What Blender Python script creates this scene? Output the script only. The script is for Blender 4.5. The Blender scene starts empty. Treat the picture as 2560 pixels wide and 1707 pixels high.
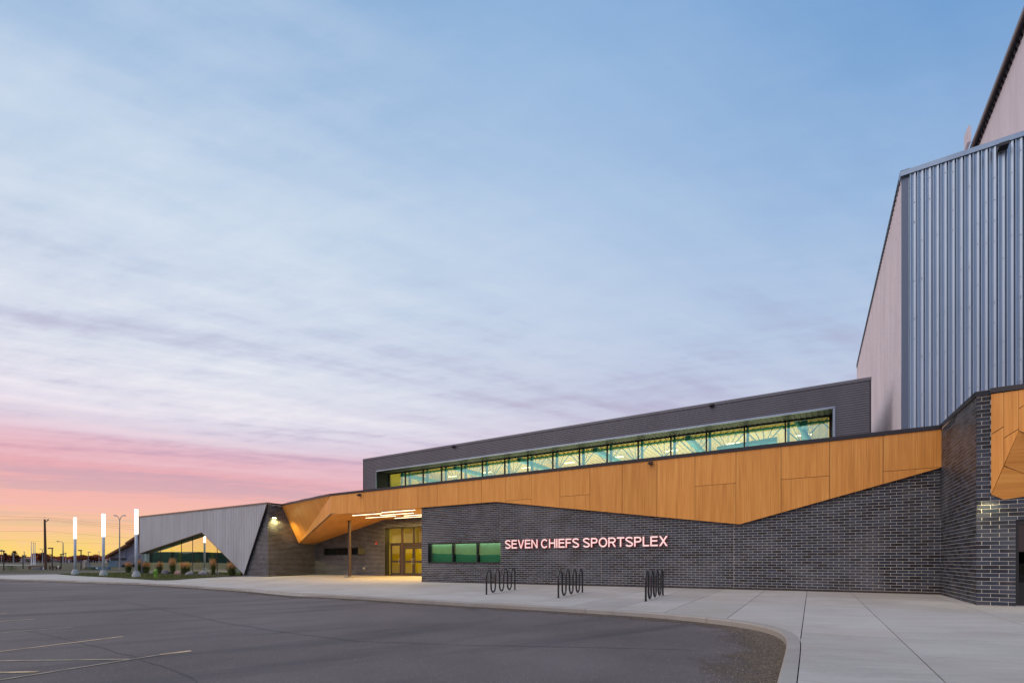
import bpy, math, random
from mathutils import Vector, Matrix, noise
R = random.Random(7)
sc = bpy.context.scene
COL = sc.collection

# ---------------------------------------------------------------- camera / light
EYE = 1.5                     # eye height in world units; z = h + EYE
F, CX, HY = 1209.0, 1280.0, 1402.0     # focal length, centre and horizon in photo pixels
cam = bpy.data.cameras.new('camera'); co = bpy.data.objects.new('camera', cam); COL.objects.link(co)
co.location = (0, 0, EYE); co.rotation_euler = (math.pi/2, 0, 0)
cam.sensor_width = 36; cam.lens = 17.0; cam.shift_y = (HY-853.5)/2560; cam.clip_end = 3000; cam.clip_start = 0.1
sc.camera = co
sc.view_settings.view_transform = 'Standard'; sc.view_settings.look = 'None'
sc.view_settings.exposure = 0.0; sc.view_settings.gamma = 1; sc.view_settings.use_curve_mapping = False
SUN_AZ = -68                  # degrees from +Y towards +X (negative = left): the sun is just under the horizon there

def lin(c):
    return tuple(((v/255)/12.92 if v/255 <= .04045 else ((v/255+.055)/1.055)**2.4) for v in c)

class NT:
    """tiny node-tree helper"""
    def __init__(s, nt): s.nt = nt; s.n = nt.nodes; s.l = nt.links
    def new(s, t, **k):
        n = s.n.new(t)
        for a, v in k.items(): setattr(n, a, v)
        return n
    def link(s, a, b): s.l.new(a, b)
    def setin(s, sock, v):
        if hasattr(v, 'is_output') or isinstance(v, bpy.types.NodeSocket): s.link(v, sock)
        else: sock.default_value = v
    def math(s, op, a, b=0.0, c=None, clamp=False):
        n = s.new('ShaderNodeMath', operation=op, use_clamp=clamp)
        s.setin(n.inputs[0], a); s.setin(n.inputs[1], b)
        if c is not None: s.setin(n.inputs[2], c)
        return n.outputs[0]
    def mix(s, f, a, b, blend='MIX'):
        n = s.new('ShaderNodeMix', data_type='RGBA', blend_type=blend)
        s.setin(n.inputs[0], f); s.setin(n.inputs[6], a); s.setin(n.inputs[7], b)
        return n.outputs[2]
    def ramp(s, f, stops, interp='LINEAR'):
        n = s.new('ShaderNodeValToRGB'); cr = n.color_ramp; cr.interpolation = interp
        while len(cr.elements) < len(stops): cr.elements.new(0.5)
        for e, (p, c) in zip(cr.elements, stops):
            e.position = p; e.color = (c[0], c[1], c[2], 1) if not isinstance(c, (int, float)) else (c, c, c, 1)
        s.setin(n.inputs[0], f)
        return n.outputs[0]
    def noise(s, vec, scale, detail=4, rough=.55, dim='3D'):
        n = s.new('ShaderNodeTexNoise', noise_dimensions=dim)
        if vec is not None: s.link(vec, n.inputs['Vector'])
        n.inputs['Scale'].default_value = scale; n.inputs['Detail'].default_value = detail
        n.inputs['Roughness'].default_value = rough
        return n.outputs['Fac']
    def mapping(s, vec, scale=(1,1,1), rot=(0,0,0), loc=(0,0,0)):
        n = s.new('ShaderNodeMapping'); s.link(vec, n.inputs[0])
        n.inputs[1].default_value = loc; n.inputs[2].default_value = rot; n.inputs[3].default_value = scale
        return n.outputs[0]

def build_world():
    w = bpy.data.worlds.new('World'); sc.world = w; w.use_nodes = True
    t = NT(w.node_tree); t.n.clear()
    out = t.new('ShaderNodeOutputWorld'); bg = t.new('ShaderNodeBackground'); t.link(bg.outputs[0], out.inputs[0])
    tc = t.new('ShaderNodeTexCoord'); d = tc.outputs['Generated']
    sp = t.new('ShaderNodeSeparateXYZ'); t.link(d, sp.inputs[0])
    X, Y, Z = sp.outputs
    el = t.math('ARCSINE', Z)                       # radians
    e = t.math('DIVIDE', el, math.radians(90), clamp=True)
    a = math.radians(SUN_AZ); sx, sy = math.sin(a), math.cos(a)
    hl = t.math('SQRT', t.math('ADD', t.math('MULTIPLY', X, X), t.math('ADD', t.math('MULTIPLY', Y, Y), 1e-5)))
    ca = t.math('DIVIDE', t.math('ADD', t.math('MULTIPLY', X, sx), t.math('MULTIPLY', Y, sy)), hl)   # cos of azimuth from sun
    # clouds: cirrus streets on a high plane
    zc = t.math('MAXIMUM', Z, 0.03)
    cp = t.new('ShaderNodeCombineXYZ')
    t.link(t.math('DIVIDE', X, t.math('ADD', zc, .06)), cp.inputs[0]); t.link(t.math('DIVIDE', Y, t.math('ADD', zc, .06)), cp.inputs[1])
    m1 = t.mapping(cp.outputs[0], rot=(0, 0, math.radians(-28)))
    m1 = t.mapping(m1, scale=(.18, .95, 1))
    nz = t.new('ShaderNodeTexNoise'); t.link(m1, nz.inputs['Vector']); nz.inputs['Scale'].default_value = 1.1; nz.inputs['Detail'].default_value = 6; nz.inputs['Roughness'].default_value = .5; nz.inputs['Distortion'].default_value = .5
    m2 = t.mapping(cp.outputs[0], rot=(0, 0, math.radians(-28)), loc=(3, 7, 0)); m2 = t.mapping(m2, scale=(.7, 2.6, 1))
    n2 = t.noise(m2, 1.6, 7, .55)
    m3 = t.mapping(cp.outputs[0], rot=(0, 0, math.radians(15)), scale=(1, 1, 1)); m3 = t.mapping(m3, scale=(1.2, 3.0, 1))
    n3 = t.noise(m3, 3.4, 6, .62)
    cl = t.math('ADD', t.math('MULTIPLY', nz.outputs['Fac'], .56), t.math('ADD', t.math('MULTIPLY', n2, .28), t.math('MULTIPLY', n3, .16)))
    cloud = t.ramp(cl, [(.38, 0.0), (.48, .45), (.58, 1.0)])
    # wobble the gradient's elevation by the clouds so the colour bands are streaky
    ew = t.math('ADD', e, t.math('MULTIPLY', t.math('SUBTRACT', cl, .5), .10), clamp=True)
    D = lambda *c: lin(c)
    sunside = t.ramp(ew, [(0, D(255,222,104)), (.010, D(255,216,118)), (.024, D(254,206,142)), (.042, D(251,194,160)), (.064, D(244,180,172)),
                          (.095, D(226,164,178)), (.118, D(220,180,198)), (.135, D(210,204,224)), (.20, D(200,206,228)), (.25, D(188,201,227)), (.31, D(182,202,228)), (.37, D(170,196,226)),
                          (.43, D(150,184,222)), (.60, D(104,156,208)), (1, D(80,130,190))])
    mid = t.ramp(ew, [(0, D(252,200,150)), (.05, D(240,186,178)), (.10, D(218,182,202)), (.15, D(202,188,214)), (.20, D(192,196,222)), (.28, D(188,204,230)), (.40, D(172,198,230)), (.52, D(142,180,222)), (.7, D(100,150,206)), (1, D(80,130,190))])
    away = t.ramp(ew, [(0, D(190,180,206)), (.10, D(186,186,214)), (.17, D(182,194,222)), (.24, D(164,190,224)), (.34, D(136,175,220)), (.44, D(104,156,210)), (.6, D(88,144,204)), (1, D(76,128,190))])
    f1 = t.ramp(ca, [(.10, 0.0), (.93, 1.0)], 'EASE')         # mid -> sun side
    f2 = t.ramp(t.math('ADD', t.math('MULTIPLY', ca, .5), .5), [(.26, 0.0), (.72, 1.0)], 'EASE')   # away -> mid
    base = t.mix(f2, away, mid); base = t.mix(f1, base, sunside)
    # thin cloud veil: brighter / whiter high up, pinkish mauve low down
    veil = t.ramp(e, [(0, D(250,196,160)), (.07, D(255,206,196)), (.12, D(250,206,212)), (.15, D(244,236,244)), (.20, D(238,240,246)), (.35, D(216,228,242)), (1, D(190,210,234))])
    vf = t.math('MULTIPLY', cloud, t.ramp(e, [(0, .12), (.06, .30), (.13, .60), (.16, 1.0), (.30, .9), (.45, .65), (.6, .4), (1, .1)]))
    vf = t.math('MULTIPLY', vf, t.math('ADD', .34, t.math('MULTIPLY', f1, .66)))
    col = t.mix(vf, base, veil)
    # darker mauve undersides between streaks
    dk = t.ramp(cl, [(.40, 1.0), (.49, 0.0)])
    dkf = t.math('MULTIPLY', dk, t.ramp(e, [(0, 0.0), (.05, .35), (.10, .45), (.18, .50), (.28, .26), (.42, .05)]))
    col = t.mix(dkf, col, (*D(178,166,194), 1))
    # a trace of the physical sky, sun right at the horizon
    sky = t.new('ShaderNodeTexSky', sky_type='NISHITA'); sky.sun_disc = False
    sky.sun_elevation = math.radians(1.5); sky.sun_rotation = math.radians(SUN_AZ)
    sk = t.mix(1.0, sky.outputs[0], (.05, .05, .05, 1), 'MULTIPLY')
    col = t.mix(.02, col, sk)
    t.link(col, bg.inputs[0]); bg.inputs[1].default_value = 1.0
build_world()
sl = bpy.data.lights.new('fill_sun', 'SUN'); so = bpy.data.objects.new('fill_sun', sl); COL.objects.link(so)
# very soft fill lamp added to brighten walls and ground, far above the dawn sun
sl.energy = 1.65; sl.angle = math.radians(70); sl.color = (1, .82, .70)
_az, _el = math.radians(-112), math.radians(52)
so.rotation_euler = Vector((-math.sin(_az)*math.cos(_el), -math.cos(_az)*math.cos(_el), -math.sin(_el))).to_track_quat('-Z', 'Y').to_euler()

# ---------------------------------------------------------------- frames of reference
_l = math.hypot(1950, 1209); A, B = 1950/_l, 1209/_l
S3 = Vector((A, -B, 0)); T3 = Vector((B, A, 0)); Z3 = Vector((0, 0, 1))
def W(s, t, h): return Vector((A*s+B*t, -B*s+A*t, h+EYE))
def ST(x, y): return (A*x-B*y, B*x+A*y)
def on_t(px, py, t):                       # photo pixel -> (s, h) on a plane parallel to the front wall
    q = (px-CX)/F; Z = t/(A+B*q); return Z*(A*q-B), (HY-py)/F*Z
def on_s(px, py, s):                       # photo pixel -> (t, h) on a plane square to the front wall
    q = (px-CX)/F; Z = s/(A*q-B); return Z*(A+B*q), (HY-py)/F*Z
def Et(px, py, t): s, h = on_t(px, py, t); return W(s, t, h)
def Es(px, py, s): t, h = on_s(px, py, s); return W(s, t, h)
def smooth(x, a, b):
    k = max(0, min(1, (x-a)/(b-a))); return k*k*(3-2*k)
def depth_below(x, y):                     # how far the paving lies below the eye
    s, t = ST(x, y)
    e = 1.07 + .0045*(3.46-s) + (.010*(20.5-t) if t < 20.5 else .018*(20.5-t))
    e = max(1.02, min(1.27, e))
    k = smooth(y, 56, 150); return e*(1-k)+.42*k
def gz(x, y): return EYE - depth_below(x, y)
def gst(s, t): p = W(s, t, 0); return gz(p.x, p.y)
def G(px, py, dz=0.0):                     # photo pixel -> point on the paving (dz above it)
    Z = 20.0
    for _ in range(60):
        X = (px-CX)/F*Z; e = depth_below(X, Z)-dz
        Z = .5*Z+.5*(e*F/(py-HY))
    X = (px-CX)/F*Z
    return Vector((X, Z, gz(X, Z)+dz))
def at(px, py, Z): return Vector(((px-CX)/F*Z, Z, EYE+(HY-py)/F*Z))

# ---------------------------------------------------------------- mesh builder
class MB:
    def __init__(s): s.v = []; s.f = []; s.uv = []; s.m = []
    def face(s, pts, uv=None, mi=0):
        n = len(s.v); s.v += [tuple(p) for p in pts]; s.f.append(list(range(n, n+len(pts))))
        s.uv.append(uv if uv else [(0, 0)]*len(pts)); s.m.append(mi)
    def box(s, o, dx, dy, dz, back=True, mi=0):     # o corner; dx,dy,dz edge vectors (right handed)
        p = [o, o+dx, o+dx+dy, o+dy, o+dz, o+dx+dz, o+dx+dy+dz, o+dy+dz]
        fs = [(3,2,1,0), (4,5,6,7), (0,1,5,4), (1,2,6,5), (3,0,4,7)] + ([(2,3,7,6)] if back else [])
        n = len(s.v); s.v += [tuple(q) for q in p]
        for f in fs: s.f.append([n+i for i in f]); s.uv.append([(0, 0)]*4); s.m.append(mi)
    def wbox(s, x0, y0, z0, x1, y1, z1): s.box(Vector((x0,y0,z0)), Vector((x1-x0,0,0)), Vector((0,y1-y0,0)), Vector((0,0,z1-z0)))
    def stbox(s, s0, s1, t0, t1, h0, h1, mi=0): s.box(W(s0,t0,h0), S3*(s1-s0), T3*(t1-t0), Z3*(h1-h0), mi=mi)
    def prism(s, pts, n, th, uvf=None):             # extrude planar polygon pts by -n*th (n = outward normal)
        n = n.normalized(); q = [p-n*th for p in pts]
        # orientation
        nn = Vector((0,0,0))
        for i in range(len(pts)): nn += (pts[i]-pts[0]).cross(pts[(i+1) % len(pts)]-pts[0])
        if nn.dot(n) < 0: pts = pts[::-1]; q = q[::-1]
        U = (lambda P: [uvf(p) for p in P]) if uvf else (lambda P: None)
        s.face(pts, U(pts)); s.face(q[::-1], U(q[::-1]))
        for i in range(len(pts)):
            j = (i+1) % len(pts); P = [pts[i], q[i], q[j], pts[j]]; s.face(P, U(P))
    def tube(s, pts, rad, seg=8, cap=True, mi=0):
        if not hasattr(rad, '__len__'): rad = [rad]*len(pts)
        rings = []; prev = None
        for i, p in enumerate(pts):
            p = Vector(p)
            d = (Vector(pts[min(i+1, len(pts)-1)])-Vector(pts[max(i-1, 0)])).normalized()
            if prev is None: x = d.orthogonal().normalized()
            else: x = (prev-d*prev.dot(d)).normalized()
            prev = x; y = d.cross(x); n0 = len(s.v)
            for k in range(seg):
                an = 2*math.pi*k/seg; s.v.append(tuple(p+(x*math.cos(an)+y*math.sin(an))*rad[i]))
            rings.append(n0)
        for a, b in zip(rings, rings[1:]):
            for k in range(seg):
                k2 = (k+1) % seg; s.f.append([a+k, a+k2, b+k2, b+k]); s.uv.append([(0,0)]*4); s.m.append(mi)
        if cap:
            s.f.append([rings[0]+k for k in range(seg)][::-1]); s.uv.append([(0,0)]*seg); s.m.append(mi)
            s.f.append([rings[-1]+k for k in range(seg)]); s.uv.append([(0,0)]*seg); s.m.append(mi)
    def build(s, name, mat, parent=None, smooth_=False):
        me = bpy.data.meshes.new(name); me.from_pydata(s.v, [], s.f)
        uvl = me.uv_layers.new(name='UVMap'); k = 0
        flat = []
        for u in s.uv:
            for c in u: flat += [c[0], c[1]]
        uvl.data.foreach_set('uv', flat)
        mats = mat if isinstance(mat, (list, tuple)) else [mat]
        for m in mats: me.materials.append(m)
        if len(mats) > 1: me.polygons.foreach_set('material_index', s.m)
        if smooth_: me.polygons.foreach_set('use_smooth', [True]*len(s.f))
        me.update()
        o = bpy.data.objects.new(name, me); COL.objects.link(o)
        if parent is not None: set_parent(o, parent)
        return o
def set_parent(o, p):
    o.parent = p; o.matrix_parent_inverse = world_inv(p)
def world_inv(p):
    m = p.matrix_basis.copy(); q = p
    while q.parent is not None:
        m = q.parent.matrix_basis @ q.matrix_parent_inverse @ m; q = q.parent
    return m.inverted()
def tag(o, label=None, cat=None, group=None, kind=None):
    if label: o['label'] = label
    if cat: o['category'] = cat
    if group: o['group'] = group
    if kind: o['kind'] = kind
    return o
def empty(name, loc, label=None, cat=None, group=None, rz=0):
    o = bpy.data.objects.new(name, None); COL.objects.link(o); o.location = loc; o.rotation_euler = (0, 0, rz); o.empty_display_size = .2
    return tag(o, label, cat, group)
def struct(o): o['kind'] = 'structure'; return o
def copy_thing(root, loc, rz=None, sc_=None, label=None):
    r = root.copy(); COL.objects.link(r); r.location = loc
    if rz is not None: r.rotation_euler = (0, 0, rz)
    if sc_ is not None: r.scale = (sc_, sc_, sc_) if not hasattr(sc_, '__len__') else sc_
    if label: r['label'] = label
    def rec(a, b):
        for ch in list(a.children):
            c = ch.copy(); COL.objects.link(c); c.parent = b; rec(ch, c)
    rec(root, r)
    return r

# ---------------------------------------------------------------- materials
M = {}
def mat(name, col, rough=.6, metal=0.0, spec=.5, bump=0.0, bscale=30, var=0.0, vscale=3.0, emit=None, estr=0, coat=0, vstretch=None):
    m = bpy.data.materials.new(name); m.use_nodes = True; t = NT(m.node_tree)
    p = t.n['Principled BSDF']; p.inputs['Roughness'].default_value = rough; p.inputs['Metallic'].default_value = metal
    p.inputs['Specular IOR Level'].default_value = spec; p.inputs['Base Color'].default_value = (*col, 1)
    p.inputs['Coat Weight'].default_value = coat
    tc = t.new('ShaderNodeTexCoord')
    if var:
        v = tc.outputs['Object']
        if vstretch: v = t.mapping(v, scale=vstretch)
        n = t.noise(v, vscale, 5, .6)
        c = t.mix(t.ramp(n, [(.3, 0.0), (.7, 1.0)]), tuple(x*(1-var) for x in col)+(1,), tuple(min(1, x*(1+var)) for x in col)+(1,))
        t.link(c, p.inputs['Base Color'])
        rr = t.math('ADD', rough-.08, t.math('MULTIPLY', n, .16), clamp=True); t.link(rr, p.inputs['Roughness'])
    if bump:
        b = t.new('ShaderNodeBump'); b.inputs['Strength'].default_value = bump; b.inputs['Distance'].default_value = .01
        t.link(t.noise(tc.outputs['Object'], bscale, 6, .6), b.inputs['Height']); t.link(b.outputs[0], p.inputs['Normal'])
    if emit:
        p.inputs['Emission Color'].default_value = (*emit, 1); p.inputs['Emission Strength'].default_value = estr
    M[name] = m; return m

def brick_material():
    m = bpy.data.materials.new('glazed_brick'); m.use_nodes = True; t = NT(m.node_tree); p = t.n['Principled BSDF']
    g = t.new('ShaderNodeNewGeometry'); oi = t.new('ShaderNodeObjectInfo')
    r = t.math('FRACT', t.math('ADD', g.outputs['Random Per Island'], oi.outputs['Random']))
    c = t.ramp(r, [(0, (.006,.007,.011)), (.2, (.015,.019,.030)), (.5, (.024,.034,.056)), (.8, (.044,.057,.088)), (1, (.070,.074,.088))])
    pos = g.outputs['Position']
    n = t.noise(pos, .55, 4, .6); n2 = t.noise(pos, 9, 4, .6)
    # pale bloom (efflorescence) in soft patches, as on the real wall
    bl = t.math('MULTIPLY', t.ramp(n, [(.50, 0.0), (.66, 1.0)]), t.math('ADD', .25, t.math('MULTIPLY', n2, .6)))
    c = t.mix(t.math('MULTIPLY', bl, .8), c, (.15, .155, .175, 1))
    c = t.mix(t.math('MULTIPLY', n2, .25), c, (.05, .05, .055, 1))
    t.link(c, p.inputs['Base Color'])
    t.link(t.math('ADD', .30, t.math('MULTIPLY', n2, .30)), p.inputs['Roughness'])
    p.inputs['Specular IOR Level'].default_value = .5
    b = t.new('ShaderNodeBump'); b.inputs['Strength'].default_value = .35; b.inputs['Distance'].default_value = .004
    t.link(t.noise(pos, 28, 3, .6), b.inputs['Height']); t.link(b.outputs[0], p.inputs['Normal'])
    M['brick'] = m
brick_material()

def wood_material(name, c0, c1, c2):
    m = bpy.data.materials.new(name); m.use_nodes = True; t = NT(m.node_tree); p = t.n['Principled BSDF']
    uv = t.new('ShaderNodeUVMap').outputs[0]; oi = t.new('ShaderNodeObjectInfo')
    off = t.new('ShaderNodeCombineXYZ'); t.link(t.math('MULTIPLY', oi.outputs['Random'], 40), off.inputs[0]); t.link(t.math('MULTIPLY', oi.outputs['Random'], 13), off.inputs[1])
    ad = t.new('ShaderNodeVectorMath', operation='ADD'); t.link(uv, ad.inputs[0]); t.link(off.outputs[0], ad.inputs[1])
    a = t.noise(t.mapping(ad.outputs[0], scale=(26, .55, 1)), 1, 5, .6)
    b = t.noise(t.mapping(ad.outputs[0], scale=(5, .25, 1)), 1, 3, .5)
    f = t.math('ADD', t.math('MULTIPLY', a, .65), t.math('MULTIPLY', b, .35))
    c = t.ramp(f, [(.34, c0), (.50, c1), (.66, c2)])
    hv = t.new('ShaderNodeHueSaturation'); t.link(c, hv.inputs['Color'])
    t.link(t.math('ADD', .92, t.math('MULTIPLY', oi.outputs['Random'], .16)), hv.inputs['Value'])
    t.link(hv.outputs[0], p.inputs['Base Color']); p.inputs['Roughness'].default_value = .38; p.inputs['Specular IOR Level'].default_value = .35
    M[name] = m
wood_material('wood', (.59,.225,.040), (.76,.320,.066), (.87,.41,.10))

def concrete_material(name, col, streak=True):
    m = bpy.data.materials.new(name); m.use_nodes = True; t = NT(m.node_tree); p = t.n['Principled BSDF']
    g = t.new('ShaderNodeNewGeometry'); pos = g.outputs['Position']; oi = t.new('ShaderNodeObjectInfo')
    n1 = t.noise(pos, .6, 5, .6); n2 = t.noise(pos, 14, 5, .65)
    st = t.noise(t.mapping(t.mapping(pos, rot=(0, 0, math.radians(10))), scale=(.5, 5, 1)), 1.2, 6, .65)
    f = t.math('ADD', t.math('MULTIPLY', n1, .4), t.math('ADD', t.math('MULTIPLY', n2, .2), t.math('MULTIPLY', st, .4)))
    c = t.ramp(f, [(.34, tuple(x*.74 for x in col)), (.5, col), (.66, tuple(min(1, x*1.16) for x in col))])
    fine = t.noise(t.mapping(t.mapping(pos, rot=(0,0,math.radians(10))), scale=(2, 60, 1)), 1, 2, .5)
    c = t.mix(t.math('MULTIPLY', fine, .22), c, tuple(x*.7 for x in col)+(1,))
    sp = t.ramp(t.noise(pos, 5, 3, .7), [(.68, 0.0), (.76, 1.0)])
    c = t.mix(t.math('MULTIPLY', sp, .25), c, (.14, .13, .13, 1))
    hv = t.new('ShaderNodeHueSaturation'); t.link(c, hv.inputs['Color']); t.link(t.math('ADD', .93, t.math('MULTIPLY', oi.outputs['Random'], .18)), hv.inputs['Value'])
    wm = t.mix(t.math('MULTIPLY', t.ramp(t.noise(pos, .35, 4, .6), [(.46, 0.0), (.62, 1.0)]), .35), hv.outputs[0], (.36, .30, .23, 1))
    t.link(wm, p.inputs['Base Color']); p.inputs['Roughness'].default_value = .8; p.inputs['Specular IOR Level'].default_value = .35
    b = t.new('ShaderNodeBump'); b.inputs['Strength'].default_value = .4; b.inputs['Distance'].default_value = .004
    t.link(t.math('ADD', n2, fine), b.inputs['Height']); t.link(b.outputs[0], p.inputs['Normal'])
    M[name] = m
concrete_material('concrete', (.45,.425,.385)); concrete_material('kerb_concrete', (.34,.32,.29))

def asphalt_material():
    m = bpy.data.materials.new('asphalt'); m.use_nodes = True; t = NT(m.node_tree); p = t.n['Principled BSDF']
    g = t.new('ShaderNodeNewGeometry'); pos = g.outputs['Position']
    n1 = t.noise(pos, .22, 5, .6); n2 = t.noise(pos, 60, 3, .7)
    vo = t.new('ShaderNodeTexVoronoi'); t.link(pos, vo.inputs['Vector']); vo.inputs['Scale'].default_value = 75
    vo2 = t.new('ShaderNodeTexVoronoi'); t.link(pos, vo2.inputs['Vector']); vo2.inputs['Scale'].default_value = 26
    spk = t.math('MAXIMUM', t.ramp(vo.outputs['Color'], [(.80, 0.0), (.95, 1.0)]), t.math('MULTIPLY', t.ramp(vo2.outputs['Color'], [(.90, 0.0), (.97, 1.0)]), t.ramp(vo2.outputs['Distance'], [(.2, 1.0), (.4, 0.0)])))
    c = t.ramp(n1, [(.34, (.098,.078,.074)), (.5, (.142,.115,.110)), (.66, (.182,.152,.146))])
    c = t.mix(t.math('MULTIPLY', n2, .5), c, (.05,.048,.05,1))
    c = t.mix(t.math('MULTIPLY', spk, .5), c, (.34,.31,.29,1))
    # faint dark drip / tyre bands
    st = t.noise(t.mapping(t.mapping(pos, rot=(0,0,math.radians(-35))), scale=(.12, .9, 1)), 1, 4, .6)
    c = t.mix(t.math('MULTIPLY', t.ramp(st, [(.52, 0.0), (.66, 1.0)]), .55), c, (.040,.038,.042,1))
    t.link(c, p.inputs['Base Color']); p.inputs['Roughness'].default_value = .78; p.inputs['Specular IOR Level'].default_value = .4
    b = t.new('ShaderNodeBump'); b.inputs['Strength'].default_value = .7; b.inputs['Distance'].default_value = .006
    t.link(n2, b.inputs['Height']); t.link(b.outputs[0], p.inputs['Normal'])
    M['asphalt'] = m
asphalt_material()

def metal_material(name, col, rough, metal):
    m = bpy.data.materials.new(name); m.use_nodes = True; t = NT(m.node_tree); p = t.n['Principled BSDF']
    g = t.new('ShaderNodeNewGeometry'); pos = g.outputs['Position']
    n = t.noise(t.mapping(pos, scale=(1, 1, .25)), 1.1, 5, .6)
    c = t.ramp(n, [(.3, tuple(x*.88 for x in col)), (.7, tuple(min(1, x*1.08) for x in col))])
    t.link(c, p.inputs['Base Color']); p.inputs['Metallic'].default_value = metal
    t.link(t.math('ADD', rough-.08, t.math('MULTIPLY', n, .16)), p.inputs['Roughness'])
    M[name] = m
metal_material('silver_metal', (.30,.37,.46), .38, .8); metal_material('wing_metal', (.52,.54,.56), .42, .45)
metal_material('pale_metal', (.70,.64,.68), .8, .0)
metal_material('charcoal_metal', (.15,.15,.175), .42, .4)
metal_material('dark_flashing', (.030,.030,.036), .38, .3)
metal_material('brown_trim', (.23,.17,.14), .45, .3)
mat('mortar', (.74,.69,.58), .9, bump=.5, bscale=60, var=.12, vscale=1.5)
mat('black_gap', (.012,.011,.010), .7)
mat('black_frame', (.022,.020,.020), .4, spec=.5)
mat('bronze_frame', (.060,.046,.040), .4, metal=.3)
mat('brown_steel', (.075,.045,.038), .45, var=.12)
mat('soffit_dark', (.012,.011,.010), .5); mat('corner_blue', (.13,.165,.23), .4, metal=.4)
mat('roof_membrane', (.10,.10,.11), .85)
mat('rack_black', (.010,.010,.012), .25, coat=.4)
mat('teal_steel', (.03,.24,.26), .5)
mat('deck_ochre', (.66,.44,.10), .6)
mat('inner_aqua', (.30,.62,.55), .8, var=.2, vscale=.6)
mat('inner_yellow', (.66,.52,.10), .8, var=.2, vscale=.8)
mat('inner_cream', (.60,.55,.36), .8, var=.1, vscale=.8)
mat('inner_teal', (.05,.26,.24), .7, var=.3, vscale=1.2)
mat('inner_dark', (.035,.035,.035), .8)
mat('blind_green', (.20,.36,.27), .85, var=.12, vscale=2.0)
mat('yellow_paint', (.66,.58,.06), .55)
mat('paint_line', (.46,.34,.20), .8, var=.5, vscale=5); mat('paint_faded', (.29,.235,.17), .8, var=.4, vscale=5)
mat('grass', (.075,.085,.018), .9, bump=.8, bscale=14, var=.45, vscale=1.6)
mat('dry_grass', (.062,.056,.018), .95, bump=.6, bscale=2, var=.5, vscale=.22)
mat('reed_green', (.085,.11,.022), .8, var=.3); mat('reed_plume', (.78,.46,.22), .9, var=.25, vscale=6)
mat('rock_grey', (.25,.24,.25), .85, bump=1, bscale=6, var=.45, vscale=3); mat('rock_pink', (.42,.25,.20), .85, bump=1, bscale=6, var=.4, vscale=3)
mat('rock_dark', (.16,.14,.17), .85, bump=1, bscale=6, var=.4, vscale=3)
mat('hydrant_green', (.16,.36,.03), .5)
mat('red_enamel', (.55,.02,.015), .35)
mat('white_paint', (.72,.72,.72), .5); mat('pole_grey', (.46,.50,.56), .5, var=.08); mat('conc_base', (.50,.52,.53), .85, bump=.4, bscale=12, var=.12)
mat('steel', (.55,.55,.55), .3, metal=.9)
mat('galv', (.32,.32,.33), .5, metal=.3); mat('timber_pole', (.13,.065,.04), .9, var=.3); mat('wire', (.10,.07,.06), .8)
mat('needle', (.17,.026,.010), .9, var=.5, vscale=1.0); mat('needle2', (.34,.075,.018), .9, var=.4, vscale=1.0); mat('bark', (.06,.035,.025), .9)
mat('house_lilac', (.34,.28,.33), .8, var=.15); mat('house_cream', (.46,.40,.34), .8, var=.15); mat('house_roof', (.16,.085,.09), .9, var=.15); mat('window_dark', (.03,.035,.045), .15)
mat('hall_wall', (.29,.28,.34), .8, var=.06); mat('hall_wall_dark', (.15,.15,.18), .8, var=.06); mat('hall_stone', (.11,.19,.25), .85, var=.3, vscale=1.5); mat('hall_fascia', (.20,.085,.040), .8)
mat('flag_red', (.3,.03,.03), .8)
def emis(name, col, st):
    m = bpy.data.materials.new(name); m.use_nodes = True; t = NT(m.node_tree); t.n.clear()
    o = t.new('ShaderNodeOutputMaterial'); e = t.new('ShaderNodeEmission'); e.inputs[0].default_value = (*col, 1); e.inputs[1].default_value = st
    t.link(e.outputs[0], o.inputs[0]); M[name] = m
emis('lamp_cool', (1, .97, .93), 5.0); emis('lamp_warm', (1, .82, .48), 4.5); emis('lamp_pack', (1, .90, .45), 25.0)
emis('sign_face', (1, .67, .66), 1.1); emis('lamp_inner', (1, .9, .6), 6); emis('spark', (.9, 1, .95), 3)
mat('sign_side', (.30,.02,.02), .5, emit=(.8,.05,.04), estr=.3)
def film():
    m = bpy.data.materials.new('door_film'); m.use_nodes = True; t = NT(m.node_tree); t.n.clear()
    o = t.new('ShaderNodeOutputMaterial'); tl = t.new('ShaderNodeBsdfTranslucent'); tl.inputs[0].default_value = (.76,.70,.16,1)
    df = t.new('ShaderNodeBsdfDiffuse'); df.inputs[0].default_value = (.35,.28,.05,1); gl = t.new('ShaderNodeBsdfGlossy'); gl.inputs['Roughness'].default_value = .05
    a = t.new('ShaderNodeMixShader'); a.inputs[0].default_value = .3; t.link(tl.outputs[0], a.inputs[1]); t.link(df.outputs[0], a.inputs[2])
    b = t.new('ShaderNodeMixShader'); b.inputs[0].default_value = .06; t.link(a.outputs[0], b.inputs[1]); t.link(gl.outputs[0], b.inputs[2]); t.link(b.outputs[0], o.inputs[0]); M['door_film'] = m
film()
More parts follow.
